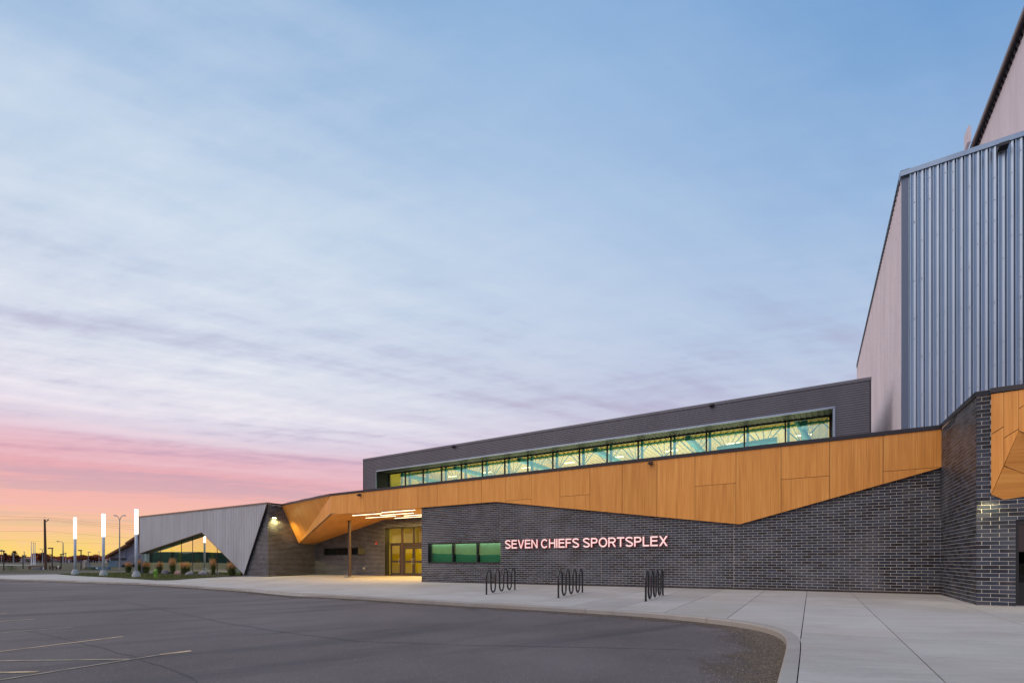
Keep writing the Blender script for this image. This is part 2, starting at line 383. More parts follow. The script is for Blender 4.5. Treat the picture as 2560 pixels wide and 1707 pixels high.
def glass(name, tint, refl, rough=.0, rtint=(1,1,1)):
    m = bpy.data.materials.new(name); m.use_nodes = True; t = NT(m.node_tree); t.n.clear()
    o = t.new('ShaderNodeOutputMaterial'); tr = t.new('ShaderNodeBsdfTransparent'); tr.inputs[0].default_value = (*tint, 1)
    gl = t.new('ShaderNodeBsdfGlossy'); gl.inputs['Roughness'].default_value = rough; gl.inputs[0].default_value = (*rtint, 1)
    lw = t.new('ShaderNodeLayerWeight'); lw.inputs[0].default_value = .5
    f = t.math('ADD', refl, t.math('ADD', .04, t.math('MULTIPLY', t.math('POWER', lw.outputs['Facing'], 4.0), .9)), clamp=True)
    g = t.new('ShaderNodeNewGeometry'); f = t.math('MULTIPLY', f, t.math('SUBTRACT', 1.0, g.outputs['Backfacing']))   # one coated face
    mx = t.new('ShaderNodeMixShader'); t.link(f, mx.inputs[0]); t.link(tr.outputs[0], mx.inputs[1]); t.link(gl.outputs[0], mx.inputs[2])
    t.link(mx.outputs[0], o.inputs[0]); M[name] = m
glass('glass_clerestory', (.88,.95,.78), .48, .01, (.40,.95,.88)); glass('glass_gym', (.70,.95,.85), .72, .0, (1,.93,.70)); glass('glass_entry', (.85,.82,.55), .06)
glass('glass_office', (.68,.88,.76), .12, .02, (.55,.95,.88)); glass('glass_dark', (.12,.15,.12), .03)

# ================================================================ GROUND
TF, TM, TW, TB = 20.35, 20.5, 22.0, 26.2          # planes: fascia, main wall, wing front, back wall of the entrance recess
sL = on_t(1054, 1402, TM)[0]; sR = on_t(2351, 1402, TM)[0]; sW = on_t(669.5, 1402, TW)[0]
TP = on_s(2441, 1402, sR)[0]                       # front plane of the right-hand pier
def sheet(name, x0, x1, y0, y1, nx, ny, dz, material, zf=gz, pw=1.0):
    m = MB(); xs = [x0+(x1-x0)*i/nx for i in range(nx+1)]; ys = [y0+(y1-y0)*(j/ny)**pw for j in range(ny+1)]
    for y in ys:
        for x in xs: m.v.append((x, y, zf(x, y)+dz))
    for j in range(ny):
        for i in range(nx):
            a = j*(nx+1)+i; m.f.append([a, a+1, a+nx+2, a+nx+1]); m.uv.append([(0,0)]*4); m.m.append(0)
    return struct(m.build(name, material, smooth_=True))
def zfield(x, y):
    r = math.hypot(x, y)
    return EYE-(1.28*(1-smooth(r, 56, 150))+.45*smooth(r, 56, 150)) - .30*(1-smooth(y, 55.5, 57.5))
sheet('ground', -900, 900, -300, 900, 120, 160, 0.0, M['dry_grass'], zfield)
sheet('verge_grass', -75, -20, 57.5, 74, 60, 20, .06, M['grass'])
sheet('car_park', -95, 40, -40, 57.5, 270, 195, -.12, M['asphalt'])

# kerb line (road side, top edge) traced on the paving plane, left to right, then towards the camera
kpx = [(-260,1441),(-120,1442.5),(0,1445),(88,1448),(176,1450.6),(264,1453.5),(352,1456),(432,1460),(505,1464.5),(574,1469),(643,1473.5),(700,1479),(765,1483.5),(815,1485),(900,1489),(970,1493),
       (1040,1497.5),(1118,1502),(1195,1506),(1296,1511),(1405,1517),(1528,1524),(1600,1528),(1667,1533),(1735,1539),(1800,1546),(1881,1556),(1929,1567),(1960,1580),(1972,1594),(1966,1625),(1958,1655),(1944,1707),(1925,1790),(1900,1900)]
# ramp dip: kerb lowered between x = 650 and 800
def kdip(px): return -.115 if 668 < px < 765 else (-.06 if 640 <= px <= 668 or 765 <= px < 800 else 0)
K = [G(*p) for p in kpx]
last = K[-1]; K += [Vector((last.x-.25, .5, gz(last.x, .5))), Vector((last.x-.6, -6, gz(0, -6)))]
Kd = [kdip(p[0]) for p in kpx]+[0, 0]
KW = .16                                            # kerb width
def offset_line(P, w):
    out = []
    for i, p in enumerate(P):
        d = (P[min(i+1, len(P)-1)]-P[max(i-1, 0)]); d.z = 0; d.normalize()
        n = Vector((-d.y, d.x, 0))                  # left of travel = building side
        q = p+n*w; q.z = gz(q.x, q.y); out.append(q)
    return out
Ki = offset_line(K, KW)
kerb_root = struct(empty('kerb', (0, 0, 0)))
# resample kerb by length into pieces of ~3 m (1 m in the near curve)
def seglen(P): return sum((P[i+1]-P[i]).length for i in range(len(P)-1))
def resample(P, D, step):
    out = []; od = []
    for i in range(len(P)-1):
        n = max(1, int(round((P[i+1]-P[i]).length/step)))
        for k in range(n):
            f = k/n; q = P[i].lerp(P[i+1], f); q.z = gz(q.x, q.y); out.append(q); od.append(D[i]*(1-f)+D[i+1]*f)
    out.append(P[-1]); od.append(D[-1]); return out, od
def smooth_line(P, it=2):
    for _ in range(it):
        Q = [P[0]]
        for i in range(1, len(P)-1):
            q = (P[i-1]+P[i]*2+P[i+1])/4; q.z = gz(q.x, q.y); Q.append(q)
        P = Q+[P[-1]]
    return P
Ks, Kds = resample(K, Kd, .35); Ks = smooth_line(Ks, 3); Ksi = offset_line(Ks, KW)
i = 0
while i < len(Ks)-1:
    far = Ks[i].y > 30; j = i; L = 0; lim = 3.0 if not far else 4.5
    if Ks[i].y < 9: lim = 1.5
    while j < len(Ks)-1 and L < lim: L += (Ks[j+1]-Ks[j]).length; j += 1
    m = MB(); o_, n_ = [], []
    idx = list(range(i, j+1)); g = .004
    for k in idx:
        o_.append(Ks[k].copy()); n_.append(Ksi[k].copy())
    d0 = (o_[1]-o_[0]).normalized()*g; d1 = (o_[-1]-o_[-2]).normalized()*g
    o_[0] = o_[0]+d0; n_[0] = n_[0]+d0; o_[-1] = o_[-1]-d1; n_[-1] = n_[-1]-d1
    prof = []
    for k, (a, b) in zip(idx, zip(o_, n_)):
        dz = Kds[k]; ou = (a-b).normalized(); j1 = R.uniform(-.006, .006)
        prof.append([a+ou*.025+Vector((0,0,-.25)), a+ou*.012+Vector((0,0,dz-.030+j1*.5)), a-ou*.012+Vector((0,0,dz*.95-.004)), b+Vector((0,0,dz*.85+.002)), b+Vector((0,0,-.25))])
    for a, b in zip(prof, prof[1:]):
        for q in range(4): m.face([a[q], b[q], b[q+1], a[q+1]])
    m.face(prof[0][::-1]); m.face(prof[-1])
    m.build('kerbstone', M['kerb_concrete'], kerb_root)
    i = j

# paving: slabs between sawn joints, each a piece of its own
pav = struct(empty('pavement', (0, 0, 0)))
def clip(poly, a, b, c):            # keep a*x+b*y<=c ; poly list of (x,y)
    out = []
    for i in range(len(poly)):
        p, q = poly[i], poly[(i+1) % len(poly)]
        dp, dq = a*p[0]+b*p[1]-c, a*q[0]+b*q[1]-c
        if dp <= 0: out.append(p)
        if (dp < 0 < dq) or (dq < 0 < dp):
            f = dp/(dp-dq); out.append((p[0]+(q[0]-p[0])*f, p[1]+(q[1]-p[1])*f))
    return out
from mathutils.geometry import tessellate_polygon
kst = [ST(p.x, p.y) for p in Ksi]                    # inner kerb edge in (s,t)
kst[0] = (kst[0][0]-6, kst[0][1])
# region A: slabs in columns of s, kerb side below, wall side above (t up to 30)
def kerb_t(s):
    best = None
    for (s0, t0), (s1, t1) in zip(kst, kst[1:]):
        if s0 <= s <= s1 or s1 <= s <= s0:
            if abs(s1-s0) < 1e-6: continue
            t = t0+(t1-t0)*(s-s0)/(s1-s0); best = t if best is None else max(best, t)
    return best
corner = ST(*Ki[kpx.index((1972,1594))].xy)     # kerb turns towards the camera here
sC, tC = corner
def slab(poly, dz=0.0, name='slab'):
    """poly in (s,t): slab with a chamfered recessed joint around it, follows the paving's slope"""
    if len(poly) < 3: return
    ar = sum(poly[i][0]*poly[(i+1)%len(poly)][1]-poly[(i+1)%len(poly)][0]*poly[i][1] for i in range(len(poly)))/2
    if abs(ar) < .05: return
    if ar < 0: poly = poly[::-1]
    m = MB(); P = [W(s, t, 0) for s, t in poly]
    top = [Vector((p.x, p.y, gz(p.x, p.y)+dz)) for p in P]; bot = [p-Vector((0,0,.10)) for p in top]
    m.v = [tuple(p) for p in top+bot]; n = len(top)
    for tri in tessellate_polygon([top]):
        a, b, c = tri
        nn = (top[b]-top[a]).cross(top[c]-top[a])
        m.f.append([a, b, c] if nn.z > 0 else [a, c, b]); m.uv.append([(0,0)]*3); m.m.append(0)
    for i in range(n):
        j = (i+1) % n; m.f.append([i, n+i, n+j, j]); m.uv.append([(0,0)]*4); m.m.append(0)
    m.build(name, M['concrete'], pav)
def jt(px, py): p = G(px, py); return ST(p.x, p.y)
joints = [-62, -57, -52, -47.5, -43, -38.5, -34.5, -31, -28, -25, -22]
nearj = [jt(1100,1500)[0], jt(1215,1500)[0], jt(1330,1506)[0], jt(1440,1512)[0], jt(1550,1518)[0], jt(1672,1526)[0], jt(1822,1542)[0], sC]
joints = [j for j in joints if j < nearj[0]-1.5]+nearj
JG = .007
_e0, _e1 = jt(-200, 1432.2), jt(150, 1434.2)
def far_t(s):                                        # far edge of the paving: ends at the street on the left
    if s > _e1[0]+2: return 27.0
    return max(_e0[1]+(_e1[1]-_e0[1])*(s-_e0[0])/(_e1[0]-_e0[0]), 3)
midt = {}
for a, b in zip(joints, joints[1:]):
    lo = [(s, t) for s, t in kst if a+JG < s < b-JG and t > tC+.01]
    lo = sorted(set(lo))
    ta, tb = kerb_t(a+JG), kerb_t(b-JG)
    if ta is None: ta = lo[0][1] if lo else None
    if tb is None: tb = lo[-1][1] if lo else None
    if ta is None or tb is None: continue
    low = [(a+JG, ta)]+lo+[(b-JG, tb)]
    top_t = min(far_t(a), far_t(b))
    tm = max(t for _, t in low)+(3.1 if b > -24 else 3.4)
    if b > -24: tm = min(tm, 18.6)
    if tm > top_t-.6: tm = top_t
    cuts = [tm]; tt = tm+3.2
    while tt < top_t-1: cuts.append(tt); tt += 3.2
    slab(low+[(b-JG, tm-JG), (a+JG, tm-JG)])
    prev = tm
    for c_ in cuts[1:]+([top_t] if top_t > tm+.1 else []):
        slab([(a+JG, prev+JG), (b-JG, prev+JG), (b-JG, c_-JG), (a+JG, c_-JG)]); prev = c_
# region B: right of the kerb corner
js = [sC+.0, jt(2139,1485)[0], jt(2280,1500)[0]+1.2, sC+9, sC+13]
js[1] = jt(2190,1540)[0]; js[2] = js[1]+2.1; js[3] = js[2]+3
tcuts = [27, 18.0, tC+.75, tC-.75, tC-2.9, 2.0, -1.0, -4, -7]
tcuts[1] = 17.6
low_edge = [(s, t) for s, t in kst if t <= tC+.3][0:]
for a, b in zip(js, js[1:]):
    for hi, lo_ in zip(tcuts, tcuts[1:]):
        if a == js[0] and lo_ < tC:
            hi2 = min(hi, 99)
            ke = [(s+.012, t) for s, t in kst if lo_+JG < t < min(hi, tC+.02)-JG and s > sC-5]
            ke = sorted(ke, key=lambda p: -p[1])
            def ks(t):
                for (s0, t0), (s1, t1) in zip(kst[::-1], kst[::-1][1:]):
                    if (t0-t)*(t1-t) <= 0 and abs(t1-t0) > 1e-6: return s0+(s1-s0)*(t-t0)/(t1-t0)+.012
                return kst[-1][0]
            poly = [(b-JG, lo_+JG), (b-JG, hi-JG)]
            if hi > tC+.02: poly += [(a+JG, hi-JG), (a+JG, tC+.02)]
            else: poly += [(ks(hi-JG), hi-JG)]
            poly += ke+[(ks(lo_+JG), lo_+JG)]
            slab(poly)
        else:
            slab([(a+JG, lo_+JG), (b-JG, lo_+JG), (b-JG, hi-JG), (a+JG, hi-JG)])
# bed under the joints
m = MB()
bed = [p for p in kst]+[(js[-1], kst[-1][1]), (js[-1], 27), (kst[0][0], 27)]
P = [W(s, t, 0) for s, t in bed]; P = [Vector((p.x, p.y, gz(p.x, p.y)-.014)) for p in P]
# finely split bed so it follows the paving: use strips
m = MB()
ss = sorted(set([round(s, 3) for s, t in kst if t > tC+.02 and s < sC]+[round(sC, 3)]))
for a, b in zip(ss, ss[1:]):
    ta, tb = (kerb_t(a+.0005) or tC)+.03, (kerb_t(b-.0005) or tC)+.03
    for k in range(8):
        fa, fb_ = max(far_t(a)-.05, ta+.01), max(far_t(b)-.05, tb+.01)
        q = [(a, ta+(fa-ta)*k/8), (b, tb+(fb_-tb)*k/8), (b, tb+(fb_-tb)*(k+1)/8), (a, ta+(fa-ta)*(k+1)/8)]
        m.face([Vector((W(s,t,0).x, W(s,t,0).y, gst(s,t)-.016)) for s, t in q])
tt = [kst[-1][1]+(27-kst[-1][1])*i/30 for i in range(31)]
for a, b in zip(tt, tt[1:]):
    def sx(t):
        return sC if t >= tC else ks(t)+.02
    q = [(sx(a), a), (js[-1], a), (js[-1], b), (sx(b), b)]
    m.face([Vector((W(s,t,0).x, W(s,t,0).y, gst(s,t)-.016)) for s, t in q])
struct(m.build('pavement_bed', M['black_gap']))

# grit washed against the kerb
m = MB()
for k in range(9000):
    i = R.randrange(40, len(Ks)-3) if R.random() < .35 else R.randrange(len(Ks)-48, len(Ks)-2)
    p = Ks[i].lerp(Ks[i+1], R.random()); d = (Ks[i]-Ksi[i]).normalized()
    if p.y < 2: continue
    far = abs(R.gauss(0, .30)) if p.y > 8.5 else abs(R.gauss(.0, .42))
    q = p+d*(.02+far); q.z = gz(q.x, q.y)-.120; r = R.uniform(.005, .015)
    a = R.random()*6.3
    v = [q+Vector((math.cos(a+w)*r, math.sin(a+w)*r, 0)) for w in (0, 2.1, 4.2)]+[q+Vector((0, 0, r*R.uniform(.6, 1.2)))]
    n = len(m.v); m.v += [tuple(x) for x in v]
    for f in ((0,1,3),(1,2,3),(2,0,3)): m.f.append([n+f[0], n+f[1], n+f[2]]); m.uv.append([(0,0)]*3); m.m.append(0)
mat('grit', (.22,.18,.14), .9, var=.5, vscale=40)
tag(m.build('gravel', M['grit']), kind='stuff')

# dried silt washed along the gutter
def silt():
    m_ = bpy.data.materials.new('silt'); m_.use_nodes = True; t = NT(m_.node_tree); t.n.clear()
    o = t.new('ShaderNodeOutputMaterial'); d = t.new('ShaderNodeBsdfDiffuse'); tr = t.new('ShaderNodeBsdfTransparent'); mx = t.new('ShaderNodeMixShader')
    g = t.new('ShaderNodeNewGeometry'); n = t.noise(g.outputs['Position'], 1.6, 6, .7); n2 = t.noise(g.outputs['Position'], 22, 3, .7)
    uv = t.new('ShaderNodeUVMap'); sp = t.new('ShaderNodeSeparateXYZ'); t.link(uv.outputs[0], sp.inputs[0])
    f = t.math('SUBTRACT', t.math('ADD', n, t.math('MULTIPLY', n2, .5)), t.math('ADD', .38, t.math('MULTIPLY', sp.outputs[1], .62)))
    f = t.ramp(f, [(0, 0.0), (.28, .85)])
    t.link(t.ramp(n2, [(.3, (.10,.075,.055)), (.7, (.21,.17,.13))]), d.inputs[0])
    t.link(f, mx.inputs[0]); t.link(tr.outputs[0], mx.inputs[1]); t.link(d.outputs[0], mx.inputs[2]); t.link(mx.outputs[0], o.inputs[0]); M['silt'] = m_
silt()
m = MB()
for i in range(30, len(Ks)-3):
    a, b = Ks[i], Ks[i+1]; da, db = (Ks[i]-Ksi[i]).normalized(), (Ks[i+1]-Ksi[i+1]).normalized()
    wd = 1.5 if a.y < 9.5 else 1.0
    for k in range(6):
        q = []
        for (p, d, w_) in ((a, da, k/6), (b, db, k/6), (b, db, (k+1)/6), (a, da, (k+1)/6)):
            c = p+d*(w_*wd); q.append((Vector((c.x, c.y, gz(c.x, c.y)-.12+.0035+k*.0), ), w_))
        m.face([v for v, _ in q], [(0, w_) for _, w_ in q])
struct(m.build('gutter_silt', M['silt']))

# seams and hairline cracks in the asphalt
def seam(pts, w):
    P = [G(x, y, -.12) for x, y in pts]; mm = MB()
    Q = []
    for a, b in zip(P, P[1:]):
        n = max(2, int((b-a).length/.25))
        for i in range(n): Q.append(a.lerp(b, i/n))
    Q.append(P[-1]); prev = None
    for i, q in enumerate(Q):
        d = (Q[min(i+1, len(Q)-1)]-Q[max(i-1, 0)]).normalized(); nn = Vector((-d.y, d.x, 0)); q = q+nn*.05*noise.noise(q*1.3)+nn*.012*noise.noise(q*9)
        ww = w*(.5+.5*abs(noise.noise(q*2.1))*2); L = [Vector((c.x, c.y, gz(c.x, c.y)-.12+.003)) for c in (q-nn*ww, q+nn*ww)]
        if prev: mm.face([prev[0], L[0], L[1], prev[1]])
        prev = L
    return struct(mm.build('asphalt_seam', M['seam']))
mat('seam', (.045,.040,.042), .7)
seam([(250,1490),(380,1518),(560,1556),(740,1584),(900,1602)], .022); seam([(60,1575),(150,1592),(330,1640),(480,1690),(560,1760)], .016)
seam([(900,1602),(1180,1612),(1500,1618),(1760,1625)], .010)

# painted parking lines
def road(px, py): return G(px, py, -.12)
lines = [((0,1534),(15,1532),.08),((-300,1573),(88,1546.3),.08),((-300,1605),(183,1567),.08),((-300,1665),(307,1590.5),.08),((-300,1655.5),(323,1647.3),.075),((400,1636),(478,1626.5),.11),((-300,1686),(95,1679),.085),((-200,1731),(400,1636.5),.06)]
pl = struct(empty('parking_markings', (0,0,0)))
for k, (a, b, w) in enumerate(lines):
    p, q = road(*a), road(*b); d = (q-p).normalized(); n = Vector((-d.y, d.x, 0))*w/2
    mm = MB(); N = max(2, int((q-p).length/.5))
    for i in range(N):
        u, v = p.lerp(q, i/N), p.lerp(q, (i+1)/N); lift = .0035+.0004*k
        pts = []
        for c_ in (u-n, v-n, v+n, u+n): pts.append(Vector((c_.x, c_.y, gz(c_.x, c_.y)-.12+lift)))
        mm.face(pts)
    o = mm.build('painted_line', M['paint_faded' if k in (4, 7, 2) else 'paint_line'], pl)

# ================================================================ MAIN BUILDING
bld = empty('sports_centre', W(sR, TM, -1.1), 'low dark brick sports centre with folded timber fascia, long clerestory and lit recessed entrance', 'building')
Uc = lambda u: (A+B*u/F)
brick_cells = []   # (priority, wall, origin, dirs, length)
CH, BL, MJ = .1, .32, .0125
def brick_wall(name, P, dirx, into, x0, x1, h0, h1, openings=(), keep=None, joints=(), bond=0.0, trim=(0, 0)):
    back = MB()
    # mortar backing built around the openings
    hs = sorted(set([h0, h1]+[o[2] for o in openings]+[o[3] for o in openings]))
    hs = [h for h in hs if h0 <= h <= h1]
    for a, b in zip(hs, hs[1:]):
        xs = [(x0, x1)]
        for ox0, ox1, oh0, oh1 in openings:
            if oh0 < (a+b)/2 < oh1:
                nx = []
                for p, q in xs:
                    if ox0 > p: nx.append((p, min(q, ox0)))
                    if ox1 < q: nx.append((max(p, ox1), q))
                xs = [(p, q) for p, q in nx if q-p > 1e-4]
        for p, q in xs:
            p2 = p+trim[0] if p == x0 else p; q2 = q-trim[1] if q == x1 else q
            back.box(P(p2, a)+into*.007, dirx*(q2-p2), into*.28, Z3*(b-a))
    w = back.build(name, M['mortar'], bld)
    k0 = int(math.floor(h0/CH)); k1 = int(math.ceil(h1/CH))
    for k in range(k0, k1):
        ha = k*CH+MJ/2; hb = (k+1)*CH-MJ/2
        if ha < h0-.06 or hb > h1+.001: continue
        x = x0-BL+((k % 2)*BL/2+bond) % BL
        segs = []
        while x < x1: segs.append((x+MJ/2, x+BL-MJ/2)); x += BL
        cuts = [(j-.005, j+.005) for j in joints]+[(o[0], o[1]) for o in openings if o[2]+.01 < (ha+hb)/2 < o[3]-.01]
        for a, b in segs:
            a = max(a, x0); b = min(b, x1); parts = [(a, b)] if b > a else []
            for c0, c1 in cuts:
                np_ = []
                for p, q in parts:
                    if c1 <= p or c0 >= q: np_.append((p, q)); continue
                    if c0-p > .008: np_.append((p, c0))
                    if q-c1 > .008: np_.append((c1, q))
                parts = np_
            for p, q in parts:
                if q-p < .010: continue
                if keep and not keep((p+q)/2, (ha+hb)/2): continue
                c = P((p+q)/2, ha); px = CX+F*c.x/c.y if c.y > 1 else 1e9
                pw = abs(F*(P(q, ha).x/P(q, ha).y)-F*(P(p, ha).x/P(p, ha).y)) if c.y > 1 else 0
                py = HY-F*(c.z-EYE)/c.y
                vis = (-10 < px < 2570) and c.z > gz(c.x, c.y)-.02
                brick_cells.append((pw*F*CH/c.y if vis else 0, w, P(p, ha), dirx, into, q-p))
    return w
# fascia underside profile (s,h) on the fascia plane
fpx = [(827,1286),(1054,1269.5),(1240,1254.8),(1849,1309.9),(2355,1168)]
fb = [on_t(x, y, TF) for x, y in fpx]; fb[0] = (fb[0][0], 3.0); fb[1] = (fb[1][0], 3.0); fb[2] = (fb[2][0], 3.0)
FT = 4.21
def fbot(s):
    if s <= fb[0][0]: return fb[0][1]
    for (a, ha), (b, hb) in zip(fb, fb[1:]):
        if a <= s <= b: return ha+(hb-ha)*(s-a)/(b-a)
    return fb[-1][1]
# --- main wall with the three-pane window
w0 = on_t(1069.5, 1356, TM)[0]; w1 = on_t(1251.8, 1352, TM)[0]
cj = [on_t(x, 1402, TM)[0] for x in (1252, 1503, 1834)]; cj[0] = w1+.006
brick_wall('brick_wall', lambda x, h: W(x, TM, h), S3, T3, sL, sR, -1.3, 4.2, [(w0, w1, -.1, 1.0)], lambda x, h: h < fbot(x)+.12, cj)
# --- return wall towards the camera
def coph(t): return 4.13+(4.27-4.13)*(t-TP)/(TM-TP)
brick_wall('brick_wall', lambda x, h: W(sR, TM-x, h), -T3, S3, 0, TM-TP-.042, -1.4, 4.27, [], lambda x, h: h < coph(TM-x)+.03, [], .0, (0, 0))
# --- pier front on the right with the dark door
d0 = on_t(2539.5, 1402, TP)[0]; dh = on_t(2539.5, 1298, TP)[1]
brick_wall('brick_wall', lambda x, h: W(x, TP, h), S3, T3, sR, sR+7, -1.4, 4.12, [(d0, d0+1.9, -1.4, dh)], lambda x, h: x < on_t(2479, 0, TP)[0] or h < 1.7, [], .10, (.012, 0))
# --- wing: front strip, side wall of the recess, back wall
sG = on_t(606, 1402, TW)[0]
hw = on_t(669, 1258.5, TW)[1]
brick_wall('brick_wall', lambda x, h: W(x, TW, h), S3, T3, sG, sW, -1.3, hw-.02, [], None, [], 0.0, (0, .012))
_, hn = on_s(703, 1262, sW)
brick_wall('brick_wall', lambda x, h: W(sW, x, h), T3, -S3, TW+.042, TB, -1.3, hw-.02)
e0 = on_t(961.5, 1402, TB)[0]; eh = on_t(961.5, 1319, TB)[1]
q0 = on_t(808.3, 1402, TB)[0]; q1 = on_t(912, 1402, TB)[0]; qh0 = on_t(860, 1387.3, TB)[1]; qh1 = on_t(860, 1367.5, TB)[1]
q_t = on_t(961, 1298, TB)
brick_wall('brick_wall', lambda x, h: W(x, TB, h), S3, T3, sW, sL+3, -1.3, 3.3, [(e0, sL+2.6, -1.3, eh), (q0, q1, round(qh0, 1), round(qh1, 1))], None, [e0-.02])
# --- emit bricks: the 300 that show largest are objects, the rest one joined part per wall
brick_cells.sort(key=lambda c: -c[0])
um = MB(); um.box(Vector((0,0,0)), Vector((1,0,0)), Vector((0,.04,0)), Vector((0,0,CH-MJ)), back=False)
ub = um.build('brick', M['brick']); unit = ub.data; bpy.data.objects.remove(ub)
rest = MB()
for n, (pr, w, o, dx, into, L) in enumerate(brick_cells):
    j = R.uniform(-.0015, .0015)
    if n < 300:
        b = bpy.data.objects.new('brick', unit); COL.objects.link(b)
        b.matrix_basis = Matrix.Translation(o-into*j) @ Matrix.Rotation(math.atan2(dx.y, dx.x), 4, 'Z') @ Matrix.Diagonal((L, 1, 1, 1))
        set_parent(b, w)
    else:
        rest.box(o-into*j, dx*L, into*.03, Z3*(CH-MJ), back=False)
tag(rest.build('bricks', M['brick'], bld), kind='stuff')
# solid bodies behind (roofs, end walls)
m = MB()
m.stbox(sL, sR, TM+.29, 60, 4.0, 4.12); m.stbox(sR, sR+30, TP+.29, 60, 3.95, 4.1); m.prism([W(fb[0][0]+.8, TF+.4, 4.0), W(sL, TF+.4, 4.0), W(sL, 60, 4.0), W(sW, 60, 4.0), W(sW, TB-.3, 4.0)], Z3, .1)
m.build('roof', M['roof_membrane'], bld)
m = MB(); m.stbox(sL+.002, sL+.28, TM+.29, TB+8, -1.3, 4.0); m.build('end_wall', M['mortar'], bld)

# --- base flashing under the brick
m = MB()
n = 40
for i in range(n):
    a = sL+(sR-sL)*i/n; b = sL+(sR-sL)*(i+1)/n; ha, hb = gst(a, TM)-EYE, gst(b, TM)-EYE
    pts = [W(a, TM-.012, ha-.05), W(b, TM-.012, hb-.05), W(b, TM-.012, hb+.055), W(a, TM-.012, ha+.055)]
    m.face(pts); m.face([pts[3], pts[2], W(b, TM+.01, hb+.06), W(a, TM+.01, ha+.06)])
m.build('base_flashing', M['bronze_frame'], bld)

# --- generic flat panel (polygon, outward normal, grain direction) with UV in metres
def panel(pts, n, grain, parent, th=.012, name='wood_panel', material='wood'):
    n = n.normalized(); g = (grain-n*grain.dot(n)).normalized(); c = g.cross(n)
    m = MB(); o = pts[0]
    m.prism([p.copy() for p in pts], n, th, lambda p: ((p-o).dot(c), (p-o).dot(g)))
    return m.build(name, M[material], parent)
# --- main fascia
fas = MB(); N3 = -T3
ss = [fb[0][0]]+[on_t(x, 1402, TF)[0] for x in (867.5,908,950.8,995.4,1043.7,1093.6,1147.4,1203.8,1264.4,1329.5,1399.5,1474.7,1555.5,1642.4,1737.6,1840,1952.7,2074.4,2207.9)]+[fb[-1][0]]
fascia = MB()
bp = sorted(set([fb[0][0], fb[-1][0], fb[2][0], fb[3][0]]))
for a, b in zip(bp, bp[1:]):
    pts = [W(a, TF+.02, fbot(a)+.006), W(b, TF+.02, fbot(b)+.006), W(b, TF+.02, FT), W(a, TF+.02, FT)]
    fascia.prism(pts, N3, .10)
fo = fascia.build('fascia', M['black_gap'], bld)
split_h = {9: 3.0, 11: 3.0, 12: None, 15: 3.0, 17: 3.0, 19: 3.0}
for i, (a, b) in enumerate(zip(ss, ss[1:])):
    g = .007; a2 = a+(g if i else 0); b2 = b-(g if i < len(ss)-2 else 0)
    xs = [a2]+[p for p in (fb[2][0], fb[3][0]) if a2 < p < b2]+[b2]
    low = [(x, fbot(x)) for x in xs]
    x_mid = CX+F*W((a+b)/2, TF, 0).x/W((a+b)/2, TF, 0).y
    hs = 3.0 if any(l < x_mid < r for l, r in ((1264,1330),(1399,1475),(1737,1840),(1952,2075),(2207,2356))) else None
    if hs and min(h for _, h in low) < hs-.02:
        panel([W(a2, TF, hs+g), W(b2, TF, hs+g), W(b2, TF, FT), W(a2, TF, FT)], N3, Z3, fo, .02)
        up = [(x, min(h, hs-g)) for x, h in low]
        P = [W(x, TF, h) for x, h in up]
        tp = []
        if up[-1][1] < hs-g-.01: tp.append(W(b2, TF, hs-g))
        else:
            P = P[:-1]; (xa, h_a), (xb, h_b) = low[-2], low[-1]; xc = xa+(xb-xa)*(hs-g-h_a)/(h_b-h_a); P.append(W(min(xc, b2), TF, hs-g))
        if up[0][1] < hs-g-.01: tp.append(W(a2, TF, hs-g))
        panel(P+tp, N3, Z3, fo, .02)
    else:
        if len(low) == 3 and low[1][1] > low[0][1]+.0 and low[1][1] > low[2][1]:   # reflex notch: two pieces in one mesh
            m = MB()
            for (p, q) in ((0, 1), (1, 2)):
                m.prism([W(low[p][0], TF, low[p][1]), W(low[q][0], TF, low[q][1]), W(low[q][0], TF, FT), W(low[p][0], TF, FT)], N3, .02,
                        lambda v: ((v-W(0,TF,0)).dot(S3), v.z))
            m.build('wood_panel', M['wood'], fo)
        else:
            panel([W(x, TF, h) for x, h in low]+[W(b2, TF, FT), W(a2, TF, FT)], N3, Z3, fo, .02)
# underside board between fascia and wall
m = MB()
for a, b in ((fb[1][0], fb[2][0]), (fb[2][0], fb[3][0]), (fb[3][0], sR-.01)):
    m.face([W(a, TF+.10, fbot(a)+.008), W(b, TF+.10, fbot(b)+.008), W(b, TM+.01, fbot(b)+.008), W(a, TM+.01, fbot(a)+.008)][::-1])
m.build('soffit_strip', M['black_gap'], fo)

# coping along the main fascia: separate lapped lengths
cop = MB(); cs = [fb[0][0]+(sR+.06-fb[0][0])*i/9 for i in range(10)]
co_root = MB(); co_root.stbox(fb[0][0], sR, TF+.03, TF+.25, FT, FT+.09); cr = co_root.build('coping', M['dark_flashing'], bld)
for i, (a, b) in enumerate(zip(cs, cs[1:])):
    k = MB(); k.stbox(a+.003, b-.003, TF-.035-.004*(i % 2), TF+.30, FT+.004, FT+.135+.004*(i % 2)); k.build('coping_length', M['dark_flashing'], cr)

